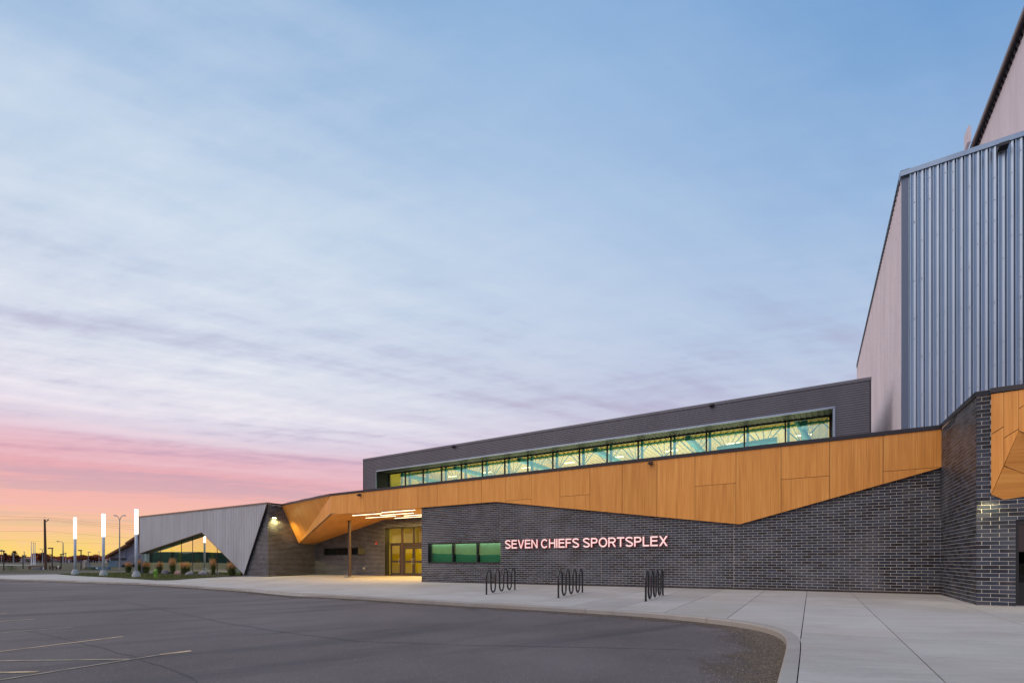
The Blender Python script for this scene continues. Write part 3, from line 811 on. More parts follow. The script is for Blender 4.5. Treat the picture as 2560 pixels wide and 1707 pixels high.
# --- left canopy facets
def clip3(pts, o, d, c, keep_less=True):
    out = []
    for i in range(len(pts)):
        p, q = pts[i], pts[(i+1) % len(pts)]; dp, dq = (p-o).dot(d)-c, (q-o).dot(d)-c
        if not keep_less: dp, dq = -dp, -dq
        if dp <= 0: out.append(p)
        if dp*dq < 0: out.append(p.lerp(q, dp/(dp-dq)))
    return out
def facet(pts, face_to, grain, width, parent, cross=(), name='wood_panel', gap=.006, start=0.0, th=.012):
    n = Vector((0,0,0))
    for i in range(1, len(pts)-1): n += (pts[i]-pts[0]).cross(pts[i+1]-pts[0])
    n.normalize()
    if n.dot(face_to-pts[0]) < 0: n = -n
    g = (grain-n*grain.dot(n)).normalized(); c = g.cross(n).normalized(); o = pts[0]
    xs = [(p-o).dot(c) for p in pts]; x = min(xs)-start
    back = MB(); back.prism([p-n*th for p in pts], n, .05); bo = back.build('backing', M['black_gap'], parent)
    k = 0
    while x < max(xs):
        q = clip3(clip3(pts, o, c, x+gap/2, False), o, c, x+width-gap/2)
        if len(q) >= 3:
            cut = cross[k] if k < len(cross) and cross[k] is not None else None
            pcs = [q]
            if cut is not None:
                pcs = [clip3(q, o, g, cut-gap/2), clip3(q, o, g, cut+gap/2, False)]
            for z in pcs:
                z2 = []
                for p in z:
                    if not z2 or (p-z2[-1]).length > 1e-4: z2.append(p)
                if len(z2) >= 3 and (z2[0]-z2[-1]).length > 1e-4 or len(z2) > 3: panel(z2, n, g, parent, th, name)
        x += width; k += 1
    return n
EY = Vector((0, 0, EYE))
c2 = W(fb[0][0], TF, FT); c4 = W(fb[0][0], TF, 3.0)
c1 = Es(704, 1264, sW); c1 += S3*.01
c3 = Es(746.6, 1358, sW)+S3*.01; c5 = W(sW+.01, TB-.01, 0); c5.z = c3.z-.0
c5 = W(sW+.01, TB-.01, c3.z-EYE); c6 = W(q_t[0], TB-.01, 3.15)
cano = MB(); cano.prism([W(fb[0][0]+.3, TF+.4, 3.25), W(sL, TF+.4, 3.25), W(sL, TB, 3.4), W(q_t[0], TB, 3.4)], Z3, .1)
cn = cano.build('canopy', M['roof_membrane'], bld)
facet([c1, c3, c2], EY, (c3-c1), .62, cn, cross=[None, 2.6, None, 2.0, .9], start=.1)
facet([c2, c4, c3], EY, Z3, 1.1, cn)
facet([c4, c6, c5, c3], EY-Z3*5, (c3-c4), 1.25, cn)
facet([c4, c6, W(sL-.01, TB-.01, 3.15), W(sL-.01, TF+.02, 3.0)], EY-Z3*5, S3, 1.25, cn)
# coping over the folded facet, stepped laps
a_, b_ = c1+Z3*.0, c2
m = MB(); d = (b_-a_); dn = d.normalized(); side = Vector((dn.y, -dn.x, 0)).normalized()
if side.y > 0: side = -side
m.box(a_-dn*.05+side*.04, dn*(d.length+.02), -side*.3, Z3*.13); m.build('coping', M['dark_flashing'], cn)
for i in range(7):
    k = MB(); f0 = i/7; f1 = (i+1)/7-.01
    k.box(a_+d*f0+side*(.045)+Z3*.125, d*(f1-f0), -side*.30, Z3*(.02+.012*(i % 2))); k.build('coping_length', M['dark_flashing'], cn)
# column with concrete pad
p = G(873.8, 1443.0); col_s, col_t = ST(p.x, p.y)
m = MB(); m.tube([p, p+Z3*.10], .36, 28); m.build('column_pad', M['kerb_concrete'], bld)
m = MB(); top = EYE+3.02
cb = p+Z3*.10
m.box(cb-S3*.13-T3*.13, S3*.26, T3*.26, Z3*.02); m.box(cb-S3*.075-T3*.075+Z3*.02, S3*.15, T3*.15, Z3*(top-cb.z-.02)); o = m.build('column', M['brown_steel'], bld)
for sx in (-1, 1):
    for sy in (-1, 1):
        k = MB(); q = cb+S3*.105*sx+T3*.105*sy; k.tube([q, q+Z3*.055], .014, 6); k.build('anchor_bolt', M['steel'], o)

# linear lamps under the canopy: two lengths each
def lamp_pair(x0, y0, xm, x1, y1, label):
    # lies on the soffit plane h~3.02..3.1
    def sp(px, py):
        h = 2.95
        for _ in range(12):
            Z = F*h/(HY-py); X = (px-CX)/F*Z; h = .5*h+.5*(2.92+.15*(ST(X, Z)[1]-TF)/(TB-TF))
        return Vector((X, Z, EYE+h))
    p, q = sp(x0, y0), sp(x1, y1)
    s0, t0 = ST(p.x, p.y); s1, t1 = ST(q.x, q.y); tm = (t0+t1)/2; tm = min(tm, TB-.25)
    s1 = min(s1, sL-.05)
    root = empty('linear_lamp', W((s0+s1)/2, tm, 2.98), label, 'ceiling lamp', 'linear lamps under the entrance canopy')
    sm = on_t(xm, 1402, tm)[0]; sm = min(max(sm, s0+.3), s1-.3)
    hh = 3.0+.15*(tm-TF)/(TB-TF)-.05
    for a, b in ((s0, sm-.02), (sm+.02, s1)):
        hsg = MB(); hsg.stbox(a, b, tm-.045, tm+.045, hh-.03, hh+.012); ho = hsg.build('housing', M['white_paint'], root)
        d = MB(); d.stbox(a+.01, b-.01, tm-.025, tm+.025, hh-.050, hh-.031); d.build('diffuser', M['lamp_warm'], root)
    return root
Lp = [((882,1288.0,917,953.5,1282.5),'linear lamp nearest the column, below the timber fascia'),
      ((956,1280.3,994,1036,1273.8),'long linear lamp highest in view, right behind the fascia edge'),
      ((955,1287.6,990.5,1030,1281.2),'linear lamp in the middle of the canopy, under the highest pair'),
      ((917,1294.2,950.5,986,1288.8),'linear lamp set deep behind the one nearest the column'),
      ((1016.5,1289.2,1050,1065,1284),'linear lamp running out of view behind the main brick wall'),
      ((987,1294.8,1021.5,1060,1290),'linear lamp nearest the entrance doors, low against the back wall')]
for (x0,y0,xm,x1,y1), lb in Lp: lamp_pair(x0,y0,xm,x1,y1,lb)

# --- three-pane office window
def framed_window(name, s0, s1, h0, h1, t, depth, muls, fw, gm, frame, parent, mw=None):
    mw = mw or fw
    f = MB(); f.stbox(s0, s1, t+depth-.08, t+depth+.04, h0, h0+fw); f.stbox(s0, s1, t+depth-.08, t+depth+.04, h1-fw, h1)
    f.stbox(s0, s0+fw, t+depth-.08, t+depth+.04, h0+fw, h1-fw); f.stbox(s1-fw, s1, t+depth-.08, t+depth+.04, h0+fw, h1-fw)
    # reveal lining
    f.stbox(s0-.002, s0+.02, t+.01, t+depth-.08, h0, h1); f.stbox(s1-.02, s1+.002, t+.01, t+depth-.08, h0, h1)
    f.stbox(s0+.02, s1-.02, t+.01, t+depth-.08, h1-.02, h1); f.stbox(s0+.02, s1-.02, t-.03, t+depth-.08, h0, h0+.025)
    w = f.build(name, M[frame], parent)
    xs = [s0+fw]+list(muls)+[s1-fw]
    for k in muls:
        q = MB(); q.stbox(k-mw/2, k+mw/2, t+depth-.09, t+depth+.03, h0+fw, h1-fw); q.build('mullion', M[frame], w)
    for a, b in zip(xs, xs[1:]):
        q = MB(); q.stbox(a, b, t+depth-.012, t+depth, h0+fw, h1-fw); q.build('pane', M[gm], w)
    return w
mu = [on_t(x, 1402, TM+.2)[0] for x in (1133.5, 1194.5)]
win = framed_window('window', w0, w1, -.1, 1.0, TM, .20, mu, .055, 'glass_office', 'black_frame', bld, .07)
xs = [w0]+mu+[w1]
for a, b in zip(xs, xs[1:]):
    q = MB(); q.stbox(a+.05, b-.05, TM+.34, TM+.345, -.05, .96); q.build('blind', M['blind_green'], win)
m = MB(); m.stbox(w0-.5, w1+.5, TM+1.6, TM+1.7, -1.0, 2.2); m.build('room_wall', M['inner_dark'], win)
l = bpy.data.lights.new('office_lamp', 'AREA'); l.shape = 'RECTANGLE'; l.size = w1-w0; l.size_y = .3; l.energy = 13; l.color = (1, .97, .85)
lo = bpy.data.objects.new('office_lamp', l); COL.objects.link(lo); lo.location = W((w0+w1)/2, TM+.27, .93); lo.rotation_euler = (0, 0, -math.atan2(B, A)); set_parent(lo, win)
# --- strip window in the recess
sw = framed_window('window', q0, q1, round(qh0,1), round(qh1,1), TB, .22, [on_t(845,1402,TB+.2)[0], on_t(880,1402,TB+.2)[0]], .05, 'glass_dark', 'black_frame', bld)
m = MB(); m.stbox(q0, q1, TB+1.2, TB+1.25, -.5, 2); m.build('room_wall', M['inner_teal'], sw)

# --- entrance screen
ent = MB(); TE = TB+.35
hE = eh
ent.stbox(e0, e0+.05, TB+.01, TE+.1, -1.15, hE); ent.stbox(e0+.05, sL+2.5, TB+.01, TE+.1, hE-.06, hE)
ew = ent.build('entrance_screen', M['black_frame'], bld)
def ex(px): return on_t(px, 1402, TE)[0]
def ehh(py, px=1000): return on_t(px, py, TE)[1]
hT = ehh(1357.5); gb = gst(e0, TE)-EYE
def fr(s0, s1, h0, h1, name='frame_bar', par=ew, mt='bronze_frame', t0=0, t1=.09):
    q = MB(); q.stbox(s0, s1, TE+t0, TE+t1, h0, h1); return q.build(name, M[mt], par)
x971, x977, x1003, x1007, x1032, x1036 = ex(969), ex(976), ex(1002.8), ex(1007), ex(1032), ex(1036)
fr(x971-.02, x971+.02, gb, hE-.06); fr(x971+.02, sL+2.4, hT-.03, hT+.03, t1=.095)
fr(x1003, x1007, gb, hE-.061, mt='brown_steel'); fr(x1032, x1036, hT+.03, hE-.062)
def pane(s0, s1, h0, h1, par=ew, name='pane'):
    q = MB(); q.stbox(s0, s1, TE+.04, TE+.05, h0, h1); return q.build(name, M['glass_entry'], par)
pane(x971+.02, x1003, hT+.03, hE-.06); pane(x1007, x1032, hT+.03, hE-.06); pane(x1036, sL+2.4, hT+.03, hE-.06)
pane(x971+.02, x977, gb+.05, hT-.03); fr(x971+.02, x977, gb, gb+.05)
# single door
def door(s0, s1, top, rail_y, handle_side, label=None):
    g = .01; st = .12*(s1-s0)/1.0
    q = MB(); q.stbox(s0+g, s1-g, TE-.01, TE+.05, gb+.01, gb+.22); q.stbox(s0+g, s1-g, TE-.01, TE+.05, top-.13, top)
    q.stbox(s0+g, s0+g+st, TE-.01, TE+.05, gb+.22, top-.13); q.stbox(s1-g-st, s1-g, TE-.01, TE+.05, gb+.22, top-.13)
    q.stbox(s0+g+st, s1-g-st, TE-.011, TE+.051, rail_y-.07, rail_y+.07)
    d = q.build('door', M['bronze_frame'], ew)
    for a, b in ((gb+.22, rail_y-.07), (rail_y+.07, top-.13)):
        q = MB(); q.stbox(s0+g+st, s1-g-st, TE+.015, TE+.023, a, b); q.build('pane', M['glass_entry'], d)
        q = MB(); q.stbox(s0+g+st+.01, s1-g-st-.01, TE+.030, TE+.034, a+.01, b-.01); q.build('film', M['door_film'], d)
    hx = s1-st*.6 if handle_side > 0 else s0+st*.6
    q = MB(); a = rail_y-.15; b = rail_y+.20
    q.tube([W(hx, TE-.01, a), W(hx-.10, TE-.07, a), W(hx-.10, TE-.07, b), W(hx, TE-.01, b)], .012, 6); q.build('handle', M['steel'], d)
    return d
rl = ehh(1402.5)
door(x977, x1003-.01, hT-.035, rl, 1)
hd = ehh(1367)
fr(x1007, sL+2.4, hd, hT-.03, t1=.085)
mid = (x1032+x1036)/2
fr(x1007, x1007+.09, gb, hd, t1=.08)
door(x1007+.10, mid+.005, hd-.01, rl-.02, 1); door(mid+.015, mid+.02+(mid-x1007-.1), hd-.01, rl-.02, -1)
# lobby behind the doors
lob = MB(); lob.stbox(e0-2, sL+6, TE+5.5, TE+5.6, -1.15, 4); lo_ = lob.build('lobby_wall', M['inner_yellow'], ew)
q = MB(); q.stbox(e0-2, sL+6, TE+.15, TE+5.5, 2.9, 3.0); q.build('lobby_ceiling', M['inner_cream'], ew)
q = MB(); q.stbox(e0-2, sL+6, TE+.15, TE+5.5, -1.16, -1.10); q.build('lobby_floor', M['inner_cream'], ew)
q = MB(); q.stbox(e0-2, e0-1.9, TE+.15, TE+5.5, -1.1, 2.9); q.build('lobby_wall', M['inner_cream'], ew)
q = MB(); q.stbox(ex(1010)+.6, ex(1028)+.8, TE+4.2, TE+4.3, .9, 2.6); q.build('notice_board', M['inner_cream'], ew)
q = MB(); q.stbox(ex(1020)+.4, ex(1060), TE+3.0, TE+3.1, 2.6, 2.68); q.build('lobby_lamp', M['lamp_inner'], ew)
def area(name, loc, size, size_y, energy, color, rot, parent):
    l = bpy.data.lights.new(name, 'AREA'); l.shape = 'RECTANGLE'; l.size = size; l.size_y = size_y; l.energy = energy; l.color = color
    o = bpy.data.objects.new(name, l); COL.objects.link(o); o.location = loc; o.rotation_euler = rot; set_parent(o, parent); return o
RZ = -math.atan2(B, A)
area('lobby_light', W((e0+sL)/2+1.5, TE+2.2, 2.85), 8, 3, 420, (1, .88, .48), (0, 0, RZ), ew)
# real light from the linear canopy lamps (the strips themselves glow; this carries their light)
area('canopy_light', W((q_t[0]+sL)/2-.2, (TF+TB)/2+.6, 2.93), 7.5, 2.6, 470, (1, .66, .22), (0, 0, RZ), cn)

# --- wing: ribbed silver cladding with a triangular cut over the glass
TWc = TW-.14
s_l = on_t(348.8, 1402, TWc)[0]; s_t = on_t(669.0, 1402, TWc)[0]
hTop = (on_t(348.8, 1290, TWc)[1]+on_t(669, 1256, TWc)[1])/2
bl, ap, tip = on_t(349.3, 1383, TWc), on_t(505, 1330.5, TWc), on_t(611.2, 1436.5, TWc)
def lerp_pts(pts, s):
    for (a, ha), (b, hb) in zip(pts, pts[1:]):
        if a <= s <= b: return ha+(hb-ha)*(s-a)/(b-a)
    return pts[-1][1]
lowprof = [(s_l, bl[1]), ap, tip, (s_t, hTop-.1)]
wing = MB(); wing.stbox(s_l, s_l+.05, TW, TW+9, -1.3, hTop-.1); wing.stbox(s_l, sW, TW+.4, TW+20, hTop-.35, hTop-.15)
wg = wing.build('wing', M['silver_metal'], bld)
def ribs(s0, s1, t, lo, hi, pitch, depth, fr_=(.0,.45,.55,.90), out=-1):
    """vertical trapezoid ribs between profiles lo(s), hi(s)"""
    m = MB(); s = s0; pts = []
    while s < s1:
        for f, d in ((fr_[0], 0), (fr_[1], 0), (fr_[2], 1), (fr_[3], 1)):
            x = s+pitch*f
            if x <= s1: pts.append((x, t-depth*d*(1 if out < 0 else -1)))
        s += pitch
    pts.append((s1, t))
    for (a, ta), (b, tb) in zip(pts, pts[1:]):
        if b-a < 1e-5: continue
        la, lb, ha, hb = lo(a), lo(b), hi(a), hi(b)
        if ha-la < 1e-3 and hb-lb < 1e-3: continue
        m.face([W(a, ta, la), W(b, tb, lb), W(b, tb, max(hb, lb)), W(a, ta, max(ha, la))])
    return m
ribs(s_l, s_t, TWc, lambda s: lerp_pts(lowprof, s), lambda s: hTop-.10, .24, .045).build('ribbed_cladding', M['wing_metal'], wg)
# edge trims of the cut
def trim_line(P, rad, name, mt, par, toward=-T3, wdt=.12):
    m = MB()
    for (a, ha), (b, hb) in zip(P, P[1:]):
        p, q = W(a, TWc-.055, ha), W(b, TWc-.055, hb)
        d = (q-p).normalized(); up = T3.cross(d) if False else d.cross(T3)
        m.box(p, q-p, T3*wdt, up.normalized()*rad if up.z > 0 else -up.normalized()*rad)
    return m.build(name, M[mt], par)
trim_line([(s_l, bl[1]-.02), (ap[0], ap[1]-.02)], .035, 'edge_trim', 'brown_trim', wg)
trim_line([(ap[0], ap[1]), tip], .03, 'edge_trim', 'brown_trim', wg)
trim_line([tip, (s_t, hTop-.1)], .03, 'edge_trim', 'black_frame', wg)
m = MB(); m.stbox(s_l-.02, s_l+.04, TWc-.06, TWc+.1, bl[1]-.02, hTop-.1); m.build('corner_trim', M['brown_trim'], wg)
m = MB(); m.stbox(s_l-.03, s_t+.02, TWc-.09, TWc+.3, hTop-.10, hTop+.01); m.build('coping', M['brown_trim'], wg)
m = MB()
m.prism([W(sW+.03, TWc-.02, hTop-.10), W(sW+.03, TB, hn-.02), W(sW+.03, TB, hn+.10), W(sW+.03, TWc-.02, hTop+.015)], S3, .3); m.build('coping', M['dark_flashing'], wg)
# soffit behind the cut's left edge
m = MB(); m.face([W(s_l, TWc+.02, bl[1]), W(ap[0], TWc+.02, ap[1]), W(ap[0], TW+.5, ap[1]), W(s_l, TW+.5, bl[1])][::-1]); m.build('soffit', M['dark_flashing'], wg)
# glazing of the fitness room
TG = TW+.35
def gx(px): return on_t(px, 1402, TG)[0]
hb_ = lambda s: gst(s, TG)-EYE+.02
gm_x = [s_l+.15]+[gx(x) for x in (374, 401, 427.5, 453.5, 481.5, 510, 543, 578)]+[sG+.4]
gl = MB()
gl.stbox(s_l+.1, sG+.4, TG-.03, TG+.05, -1.45, hb_(-45)+.05)
gw = gl.build('window_wall', M['black_frame'], bld)
for a, b in zip(gm_x, gm_x[1:]):
    q = MB(); q.stbox(a+.01, b-.01, TG, TG+.012, -1.2, 2.9); q.build('pane', M['glass_gym'], gw)
for k, x in enumerate(gm_x[1:-1]):
    wdt = .16 if k in (0, 2, 5) else .05
    q = MB(); q.stbox(x-wdt/2, x+wdt/2, TG+.02 if wdt > .1 else TG-.02, TG+.06 if wdt < .1 else TG+.22, -1.2, 2.9); q.build('mullion', M['black_frame'], gw)
q = MB(); q.stbox(s_l+.05, sG+1, TG+9, TG+9.1, -1.3, 3.5); q.build('gym_wall', M['inner_teal'], gw)
q = MB(); q.stbox(s_l+.05, sG+1, TG+.1, TG+9, -1.32, -1.25); q.build('gym_floor', M['inner_dark'], gw)
q = MB(); q.stbox(s_l+.05, sG+1, TG+.3, TG+9, 2.9, 3.0); q.build('gym_ceiling', M['inner_dark'], gw)
for px in (439.5, 521):
    q = MB(); q.stbox(gx(px)-.09, gx(px)+.09, TG+.25, TG+.43, -1.25, 2.6); q.build('column', M['yellow_paint'], gw)
q = MB(); q.stbox(gx(540), sG+1, TG+2.0, TG+2.2, -1.25, -.55); q.build('counter', M['inner_yellow'], gw)
for k in range(16):
    q = MB(); s = R.uniform(s_l+1, sG); t = TG+R.uniform(2, 8); q.stbox(s, s+R.choice([.25, .6]), t, t+.25, 2.80, 2.86); q.build('ceiling_lamp', M['lamp_inner'], gw)
for k in range(26):
    q = MB(); s = R.uniform(gx(545), sG); hh = R.uniform(-.9, .3); q.stbox(s, s+.10, TG+1.9, TG+1.98, hh, hh+.10); q.build('weight', M['yellow_paint'] if k % 3 else M['red_enamel'], gw)
area('gym_light', W((s_l+sG)/2, TG+4, 2.75), 11, 4, 700, (.95, 1, .85), (0, 0, RZ), gw)
# exercise machines seen dimly through the glass
def machine(px, t, hgt, label, k):
    s = on_t(px, 1402, TG+t)[0]; o = empty('exercise_machine', W(s, TG+t, -1.25), label, 'gym machine', 'exercise machines behind the glass')
    q = MB(); q.stbox(s-.5, s+.5, TG+t-.3, TG+t+.3, -1.25, -1.12); q.build('base', M['inner_dark'], o)
    for sx in (-.42, .38):
        q = MB(); q.stbox(s+sx, s+sx+.06, TG+t-.03, TG+t+.03, -1.12, -1.12+hgt); q.build('upright', M['galv'], o)
    q = MB(); q.stbox(s-.42, s+.44, TG+t-.05, TG+t+.05, -1.12+hgt, -1.02+hgt); q.build('console', M['inner_aqua' if k % 2 else 'inner_dark'], o)
for k, (px, t, hg, lb) in enumerate([(395,1.5,1.5,'dark treadmill frame behind the glass, left end of the fitness room'),(418,2.4,1.6,'exercise frame behind the glass between the two leftmost boulders'),(462,1.4,1.5,'dark exercise machine behind the glass right of the yellow column'),(490,2.2,1.7,'tall exercise frame behind the glass under the peak of the metal cladding'),(534,1.5,1.2,'low exercise machine behind the glass just right of the second yellow column')]): machine(px, t, hg, lb, k)

# --- clerestory box
TC, TGc = 24.0, 25.2
cb0 = on_t(908.5, 1402, TC)[0]; cb1 = on_t(2176.3, 1402, TC)[0]
cTop = (on_t(908, 1149.5, TC)[1]+on_t(2176, 941.5, TC)[1])/2
o0 = on_t(941, 1402, TC)[0]; o1 = on_t(2082, 1402, TC)[0]; oT = (on_t(941, 1177.5, TC)[1]+on_t(2080, 1017.6, TC)[1])/2
box = MB(); box.stbox(cb0+.02, o1+1.0, TC+.32, TC+22, cTop-.3, cTop-.05); box.stbox(cb0+.01, cb0+.2, TC+.02, TC+22, 4.0, cTop-.1); box.stbox(o1+.85, o1+1.0, TC+.32, TC+22, 4.0, cTop-.31); box.stbox(o1+.12, cb1-.01, TC+.03, TC+.3, 4.0, cTop-.1)
cbx = box.build('clerestory', M['charcoal_metal'], bld)
def hribs(s0, s1, t, h0, h1, pitch, depth):
    m = MB(); h = h0; pts = []
    while h < h1:
        for f, d in ((0, 0), (.35, 0), (.5, 1), (.85, 1)):
            if h+pitch*f <= h1: pts.append((h+pitch*f, t-depth*d))
        h += pitch
    pts.append((h1, t))
    for (a, ta), (b, tb) in zip(pts, pts[1:]): m.face([W(s0, ta, a), W(s1, ta, a), W(s1, tb, b), W(s0, tb, b)])
    return m
cp_ = .095
for (a, b, lo_h, hi_h) in ((cb0+.03, cb1-.03, oT+.03, cTop-.1), (cb0+.03, o0-.03, 4.0, oT+.03), (o1+.08, cb1-.03, 4.0, oT+.03)):
    hribs(a, b, TC, lo_h, hi_h, cp_, .022).build('corrugated_cladding', M['charcoal_metal'], cbx)
m = MB(); m.stbox(cb0-.02, cb1+.03, TC-.05, TC+.3, cTop-.10, cTop+.02); m.build('coping', M['charcoal_metal'], cbx)
m = MB(); m.stbox(cb0-.01, cb0+.03, TC-.03, TC+.05, 4.0, cTop-.1); m.stbox(cb1-.03, cb1+.02, TC-.03, TC+.05, 4.0, cTop-.1); m.build('corner_trim', M['dark_flashing'], cbx)
m = MB(); m.stbox(o0-.03, o0, TC-.035, TC+.04, 4.0, oT); m.stbox(o1, o1+.08, TC-.035, TC+.04, 4.0, oT); m.stbox(o0-.03, o1+.08, TC-.035, TC+.04, oT-.05, oT+.03); m.build('opening_trim', M['silver_metal'], cbx)
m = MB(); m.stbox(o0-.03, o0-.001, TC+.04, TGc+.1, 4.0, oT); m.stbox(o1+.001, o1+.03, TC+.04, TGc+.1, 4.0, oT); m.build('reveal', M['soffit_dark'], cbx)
# ribbed soffit of the recess (ribs run into the wall)
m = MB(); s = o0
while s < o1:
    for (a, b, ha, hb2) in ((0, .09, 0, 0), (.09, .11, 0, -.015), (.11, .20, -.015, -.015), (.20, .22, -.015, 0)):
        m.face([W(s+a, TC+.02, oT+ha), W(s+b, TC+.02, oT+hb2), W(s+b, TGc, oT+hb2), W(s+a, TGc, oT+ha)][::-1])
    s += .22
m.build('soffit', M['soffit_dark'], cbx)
g0 = on_t(974, 1402, TGc)[0]; g1 = on_t(2073, 1402, TGc)[0]; gT = oT-.07
fr_ = MB(); fr_.stbox(o0, o1, TGc-.02, TGc+.08, gT, oT-.005); fr_.stbox(o0, g0, TGc-.021, TGc+.08, 4, gT); fr_.stbox(g1, o1, TGc-.021, TGc+.08, 4, gT); fr_.stbox(g0, g1, TGc-.02, TGc+.08, 4.9, 5.0)
cw = fr_.build('window_band', M['black_frame'], cbx)
mx_ = [1013.5,1058,1104,1153.5,1206.3,1262,1319.5,1382,1448.7,1518,1595.6,1677.2,1766,1861,1963.5]
mx = [g0]+[on_t(x, 1402, TGc)[0] for x in mx_]+[g1]
for x in mx[1:-1]:
    q = MB(); q.stbox(x-.03, x+.03, TGc-.05, TGc+.06, 5.0, gT); q.build('mullion', M['black_frame'], bld)
    # teal interior post beside it
    q = MB(); q.stbox(x+.06, x+.16, TGc+.25, TGc+.40, 4.9, 7.0); q.build('post', M['teal_steel'], bld)
for a, b in zip(mx, mx[1:]):
    q = MB(); q.stbox(a+.02, b-.02, TGc, TGc+.012, 5.0, gT); q.build('pane', M['glass_clerestory'], bld)
# inside: deck, beams, trusses
hd_ = cTop-.42
q = MB(); q.stbox(cb0+.25, o1+.8, TGc+.15, TGc+20, hd_, hd_+.05); q.build('roof_deck', M['deck_ochre'], bld)
q = MB(); s = o0-.5
while s < o1+.6:
    q.stbox(s, s+.10, TGc+.2, TGc+18, hd_-.05, hd_-.003); s += .32
q.build('deck_ribs', M['deck_ochre'], bld)
q = MB(); q.stbox(cb0+.25, o1+.8, TGc+14, TGc+14.1, 3.9, hd_); q.build('hall_wall', M['inner_cream'], bld)
q = MB(); q.stbox(cb0+.21, cb0+.25, TGc+.1, TGc+14, 3.9, hd_); q.build('hall_wall', M['inner_yellow'], bld)
for tt_, big in ((2.8, 1), (8.0, 0)):
    q = MB(); r_ = .045 if big else .04
    for hh in (hd_-.12, hd_-1.05): q.tube([W(o0-.4, TGc+tt_, hh), W(o1+.4, TGc+tt_, hh)], .06, 6)
    s = o0-.3; step = (mx[2]-mx[1])
    while s < o1:
        c_ = W(s+step/2, TGc+tt_, hd_-1.05)
        for f in (-.5, -.25, 0, .25, .5): q.tube([c_, W(s+step/2+f*step, TGc+tt_, hd_-.12)], .018 if abs(f) < .5 else .028, 5)
        s += step
    q.build('truss', M['teal_steel'] if big else M['inner_teal'], bld)
q = MB()
for k in range(0, len(mx)-1, 3): q.stbox(mx[k]+.6, mx[k]+.85, TGc+.5, TGc+14, hd_-.75, hd_-.5)
q.build('cross_beam', M['teal_steel'], bld)
q = MB(); q.tube([W(mx[-2]+.25, TGc+.7, hd_-.1), W(mx[-1]-.3, TGc+2.6, 5.0)], .11, 8); q.build('brace', M['teal_steel'], bld)
q = MB(); q.tube([W(mx[-4], TGc+3.4, 6.15), W(mx[-2]-.5, TGc+3.0, 6.2)], .16, 12); q.build('duct', M['teal_steel'], bld)
q = MB(); q.tube([W(g0+.25, TGc+.9, 5.0), W(g0+.75, TGc+.6, hd_-.1)], .05, 8); q.build('brace', M['teal_steel'], bld)
area('hall_light', W((o0+o1)/2-.3, TGc+5, 4.6), (o1-o0), 8, 2300, (1, .95, .75), (math.pi, 0, RZ), cbx)
for k, x in enumerate(mx[1:-1:2]):
    q = MB(); q.stbox(x+.3, x+1.0, TGc+4.4, TGc+4.55, hd_-.32, hd_-.28); q.build('ceiling_lamp', M['lamp_inner'], bld)

# --- right-hand pier: door, coping, folded timber canopy
m = MB(); 
m.prism([W(sR-.03, TM+.1, 4.27), W(sR-.03, TP-.03, 4.12), W(sR-.03, TP-.03, 4.25), W(sR-.03, TM+.1, 4.38)], -S3, .35); m.build('coping', M['dark_flashing'], bld)
sC0 = on_t(2477.5, 0, TP)[0]
m = MB(); m.stbox(sR-.03, sC0, TP-.035, TP+.3, 4.12, 4.235); m.build('coping', M['dark_flashing'], bld)
dr = MB(); dr.stbox(d0, d0+.06, TP+.03, TP+.22, -1.3, dh); dr.stbox(d0+.06, d0+1.9, TP+.03, TP+.22, dh-.12, dh); dr.stbox(d0+.06, d0+1.9, TP+.14, TP+.2, -1.3, -.95)
do = dr.build('door', M['black_frame'], bld)
q = MB(); q.stbox(d0+.06, d0+1.9, TP+.17, TP+.18, -.95, dh-.12); q.build('pane', M['glass_dark'], do)
q = MB(); q.stbox(d0-.0, d0+1.9, TP-.02, TP+.14, gst(d0, TP)-EYE, gst(d0, TP)-EYE+.025); q.build('threshold', M['steel'], do)
q = MB(); q.stbox(d0-.5, d0+4, TP+2.5, TP+2.6, -1.3, 3); q.build('room_wall', M['inner_dark'], do)
def rp(px, py, P0, n):
    d = Vector(((px-CX)/F, 1, (HY-py)/F)); k = (P0-EY).dot(n)/d.dot(n); return EY+d*k
PA = W(sC0, TP-.05, 0); dA = (S3*math.cos(math.radians(28))-T3*math.sin(math.radians(28))); nA = dA.cross(Z3).normalized()
if nA.dot(EY-PA) < 0: nA = -nA
pa = lambda x, y: rp(x, y, PA, nA)
bA = MB(); bA.prism([pa(2477.6,984)-nA*.02, pa(2680,956)-nA*.02, pa(2680,1122)-nA*.02, pa(2547,1076)-nA*.02], nA, .06); bA.prism([pa(2477.6,984)-nA*.02, pa(2547,1076)-nA*.02, pa(2478,1235)-nA*.02], nA, .06)
ra = bA.build('folded_canopy', M['black_gap'], bld)
for poly in ([(2478,985),(2509,980.6),(2509,1065.5),(2478,1084.5)], [(2478,1086.5),(2509,1067.5),(2509,1163),(2478,1235)], [(2510,980.4),(2546.5,975.3),(2546.5,1071),(2510,1093.5)],
             [(2510,1095.5),(2546.5,1073),(2546.5,1077),(2510,1160.7)], [(2547.5,975.2),(2680,956),(2680,936.5+1),(2547.5,1020)], [(2547.5,1022),(2680,939),(2680,1122),(2547.5,1076)]):
    panel([pa(*p) for p in poly], nA, Z3, ra, .015)
b0_, b1_, b2_ = pa(2478.5, 1235.5), pa(2547, 1077), rp(2510, 1249, W(sC0, TP-.02, 0), T3)
nB = (b1_-b0_).cross(b2_-b0_).normalized()
if nB.dot(EY-b0_) < 0: nB = -nB
pb = lambda x, y: rp(x, y, b0_, nB)
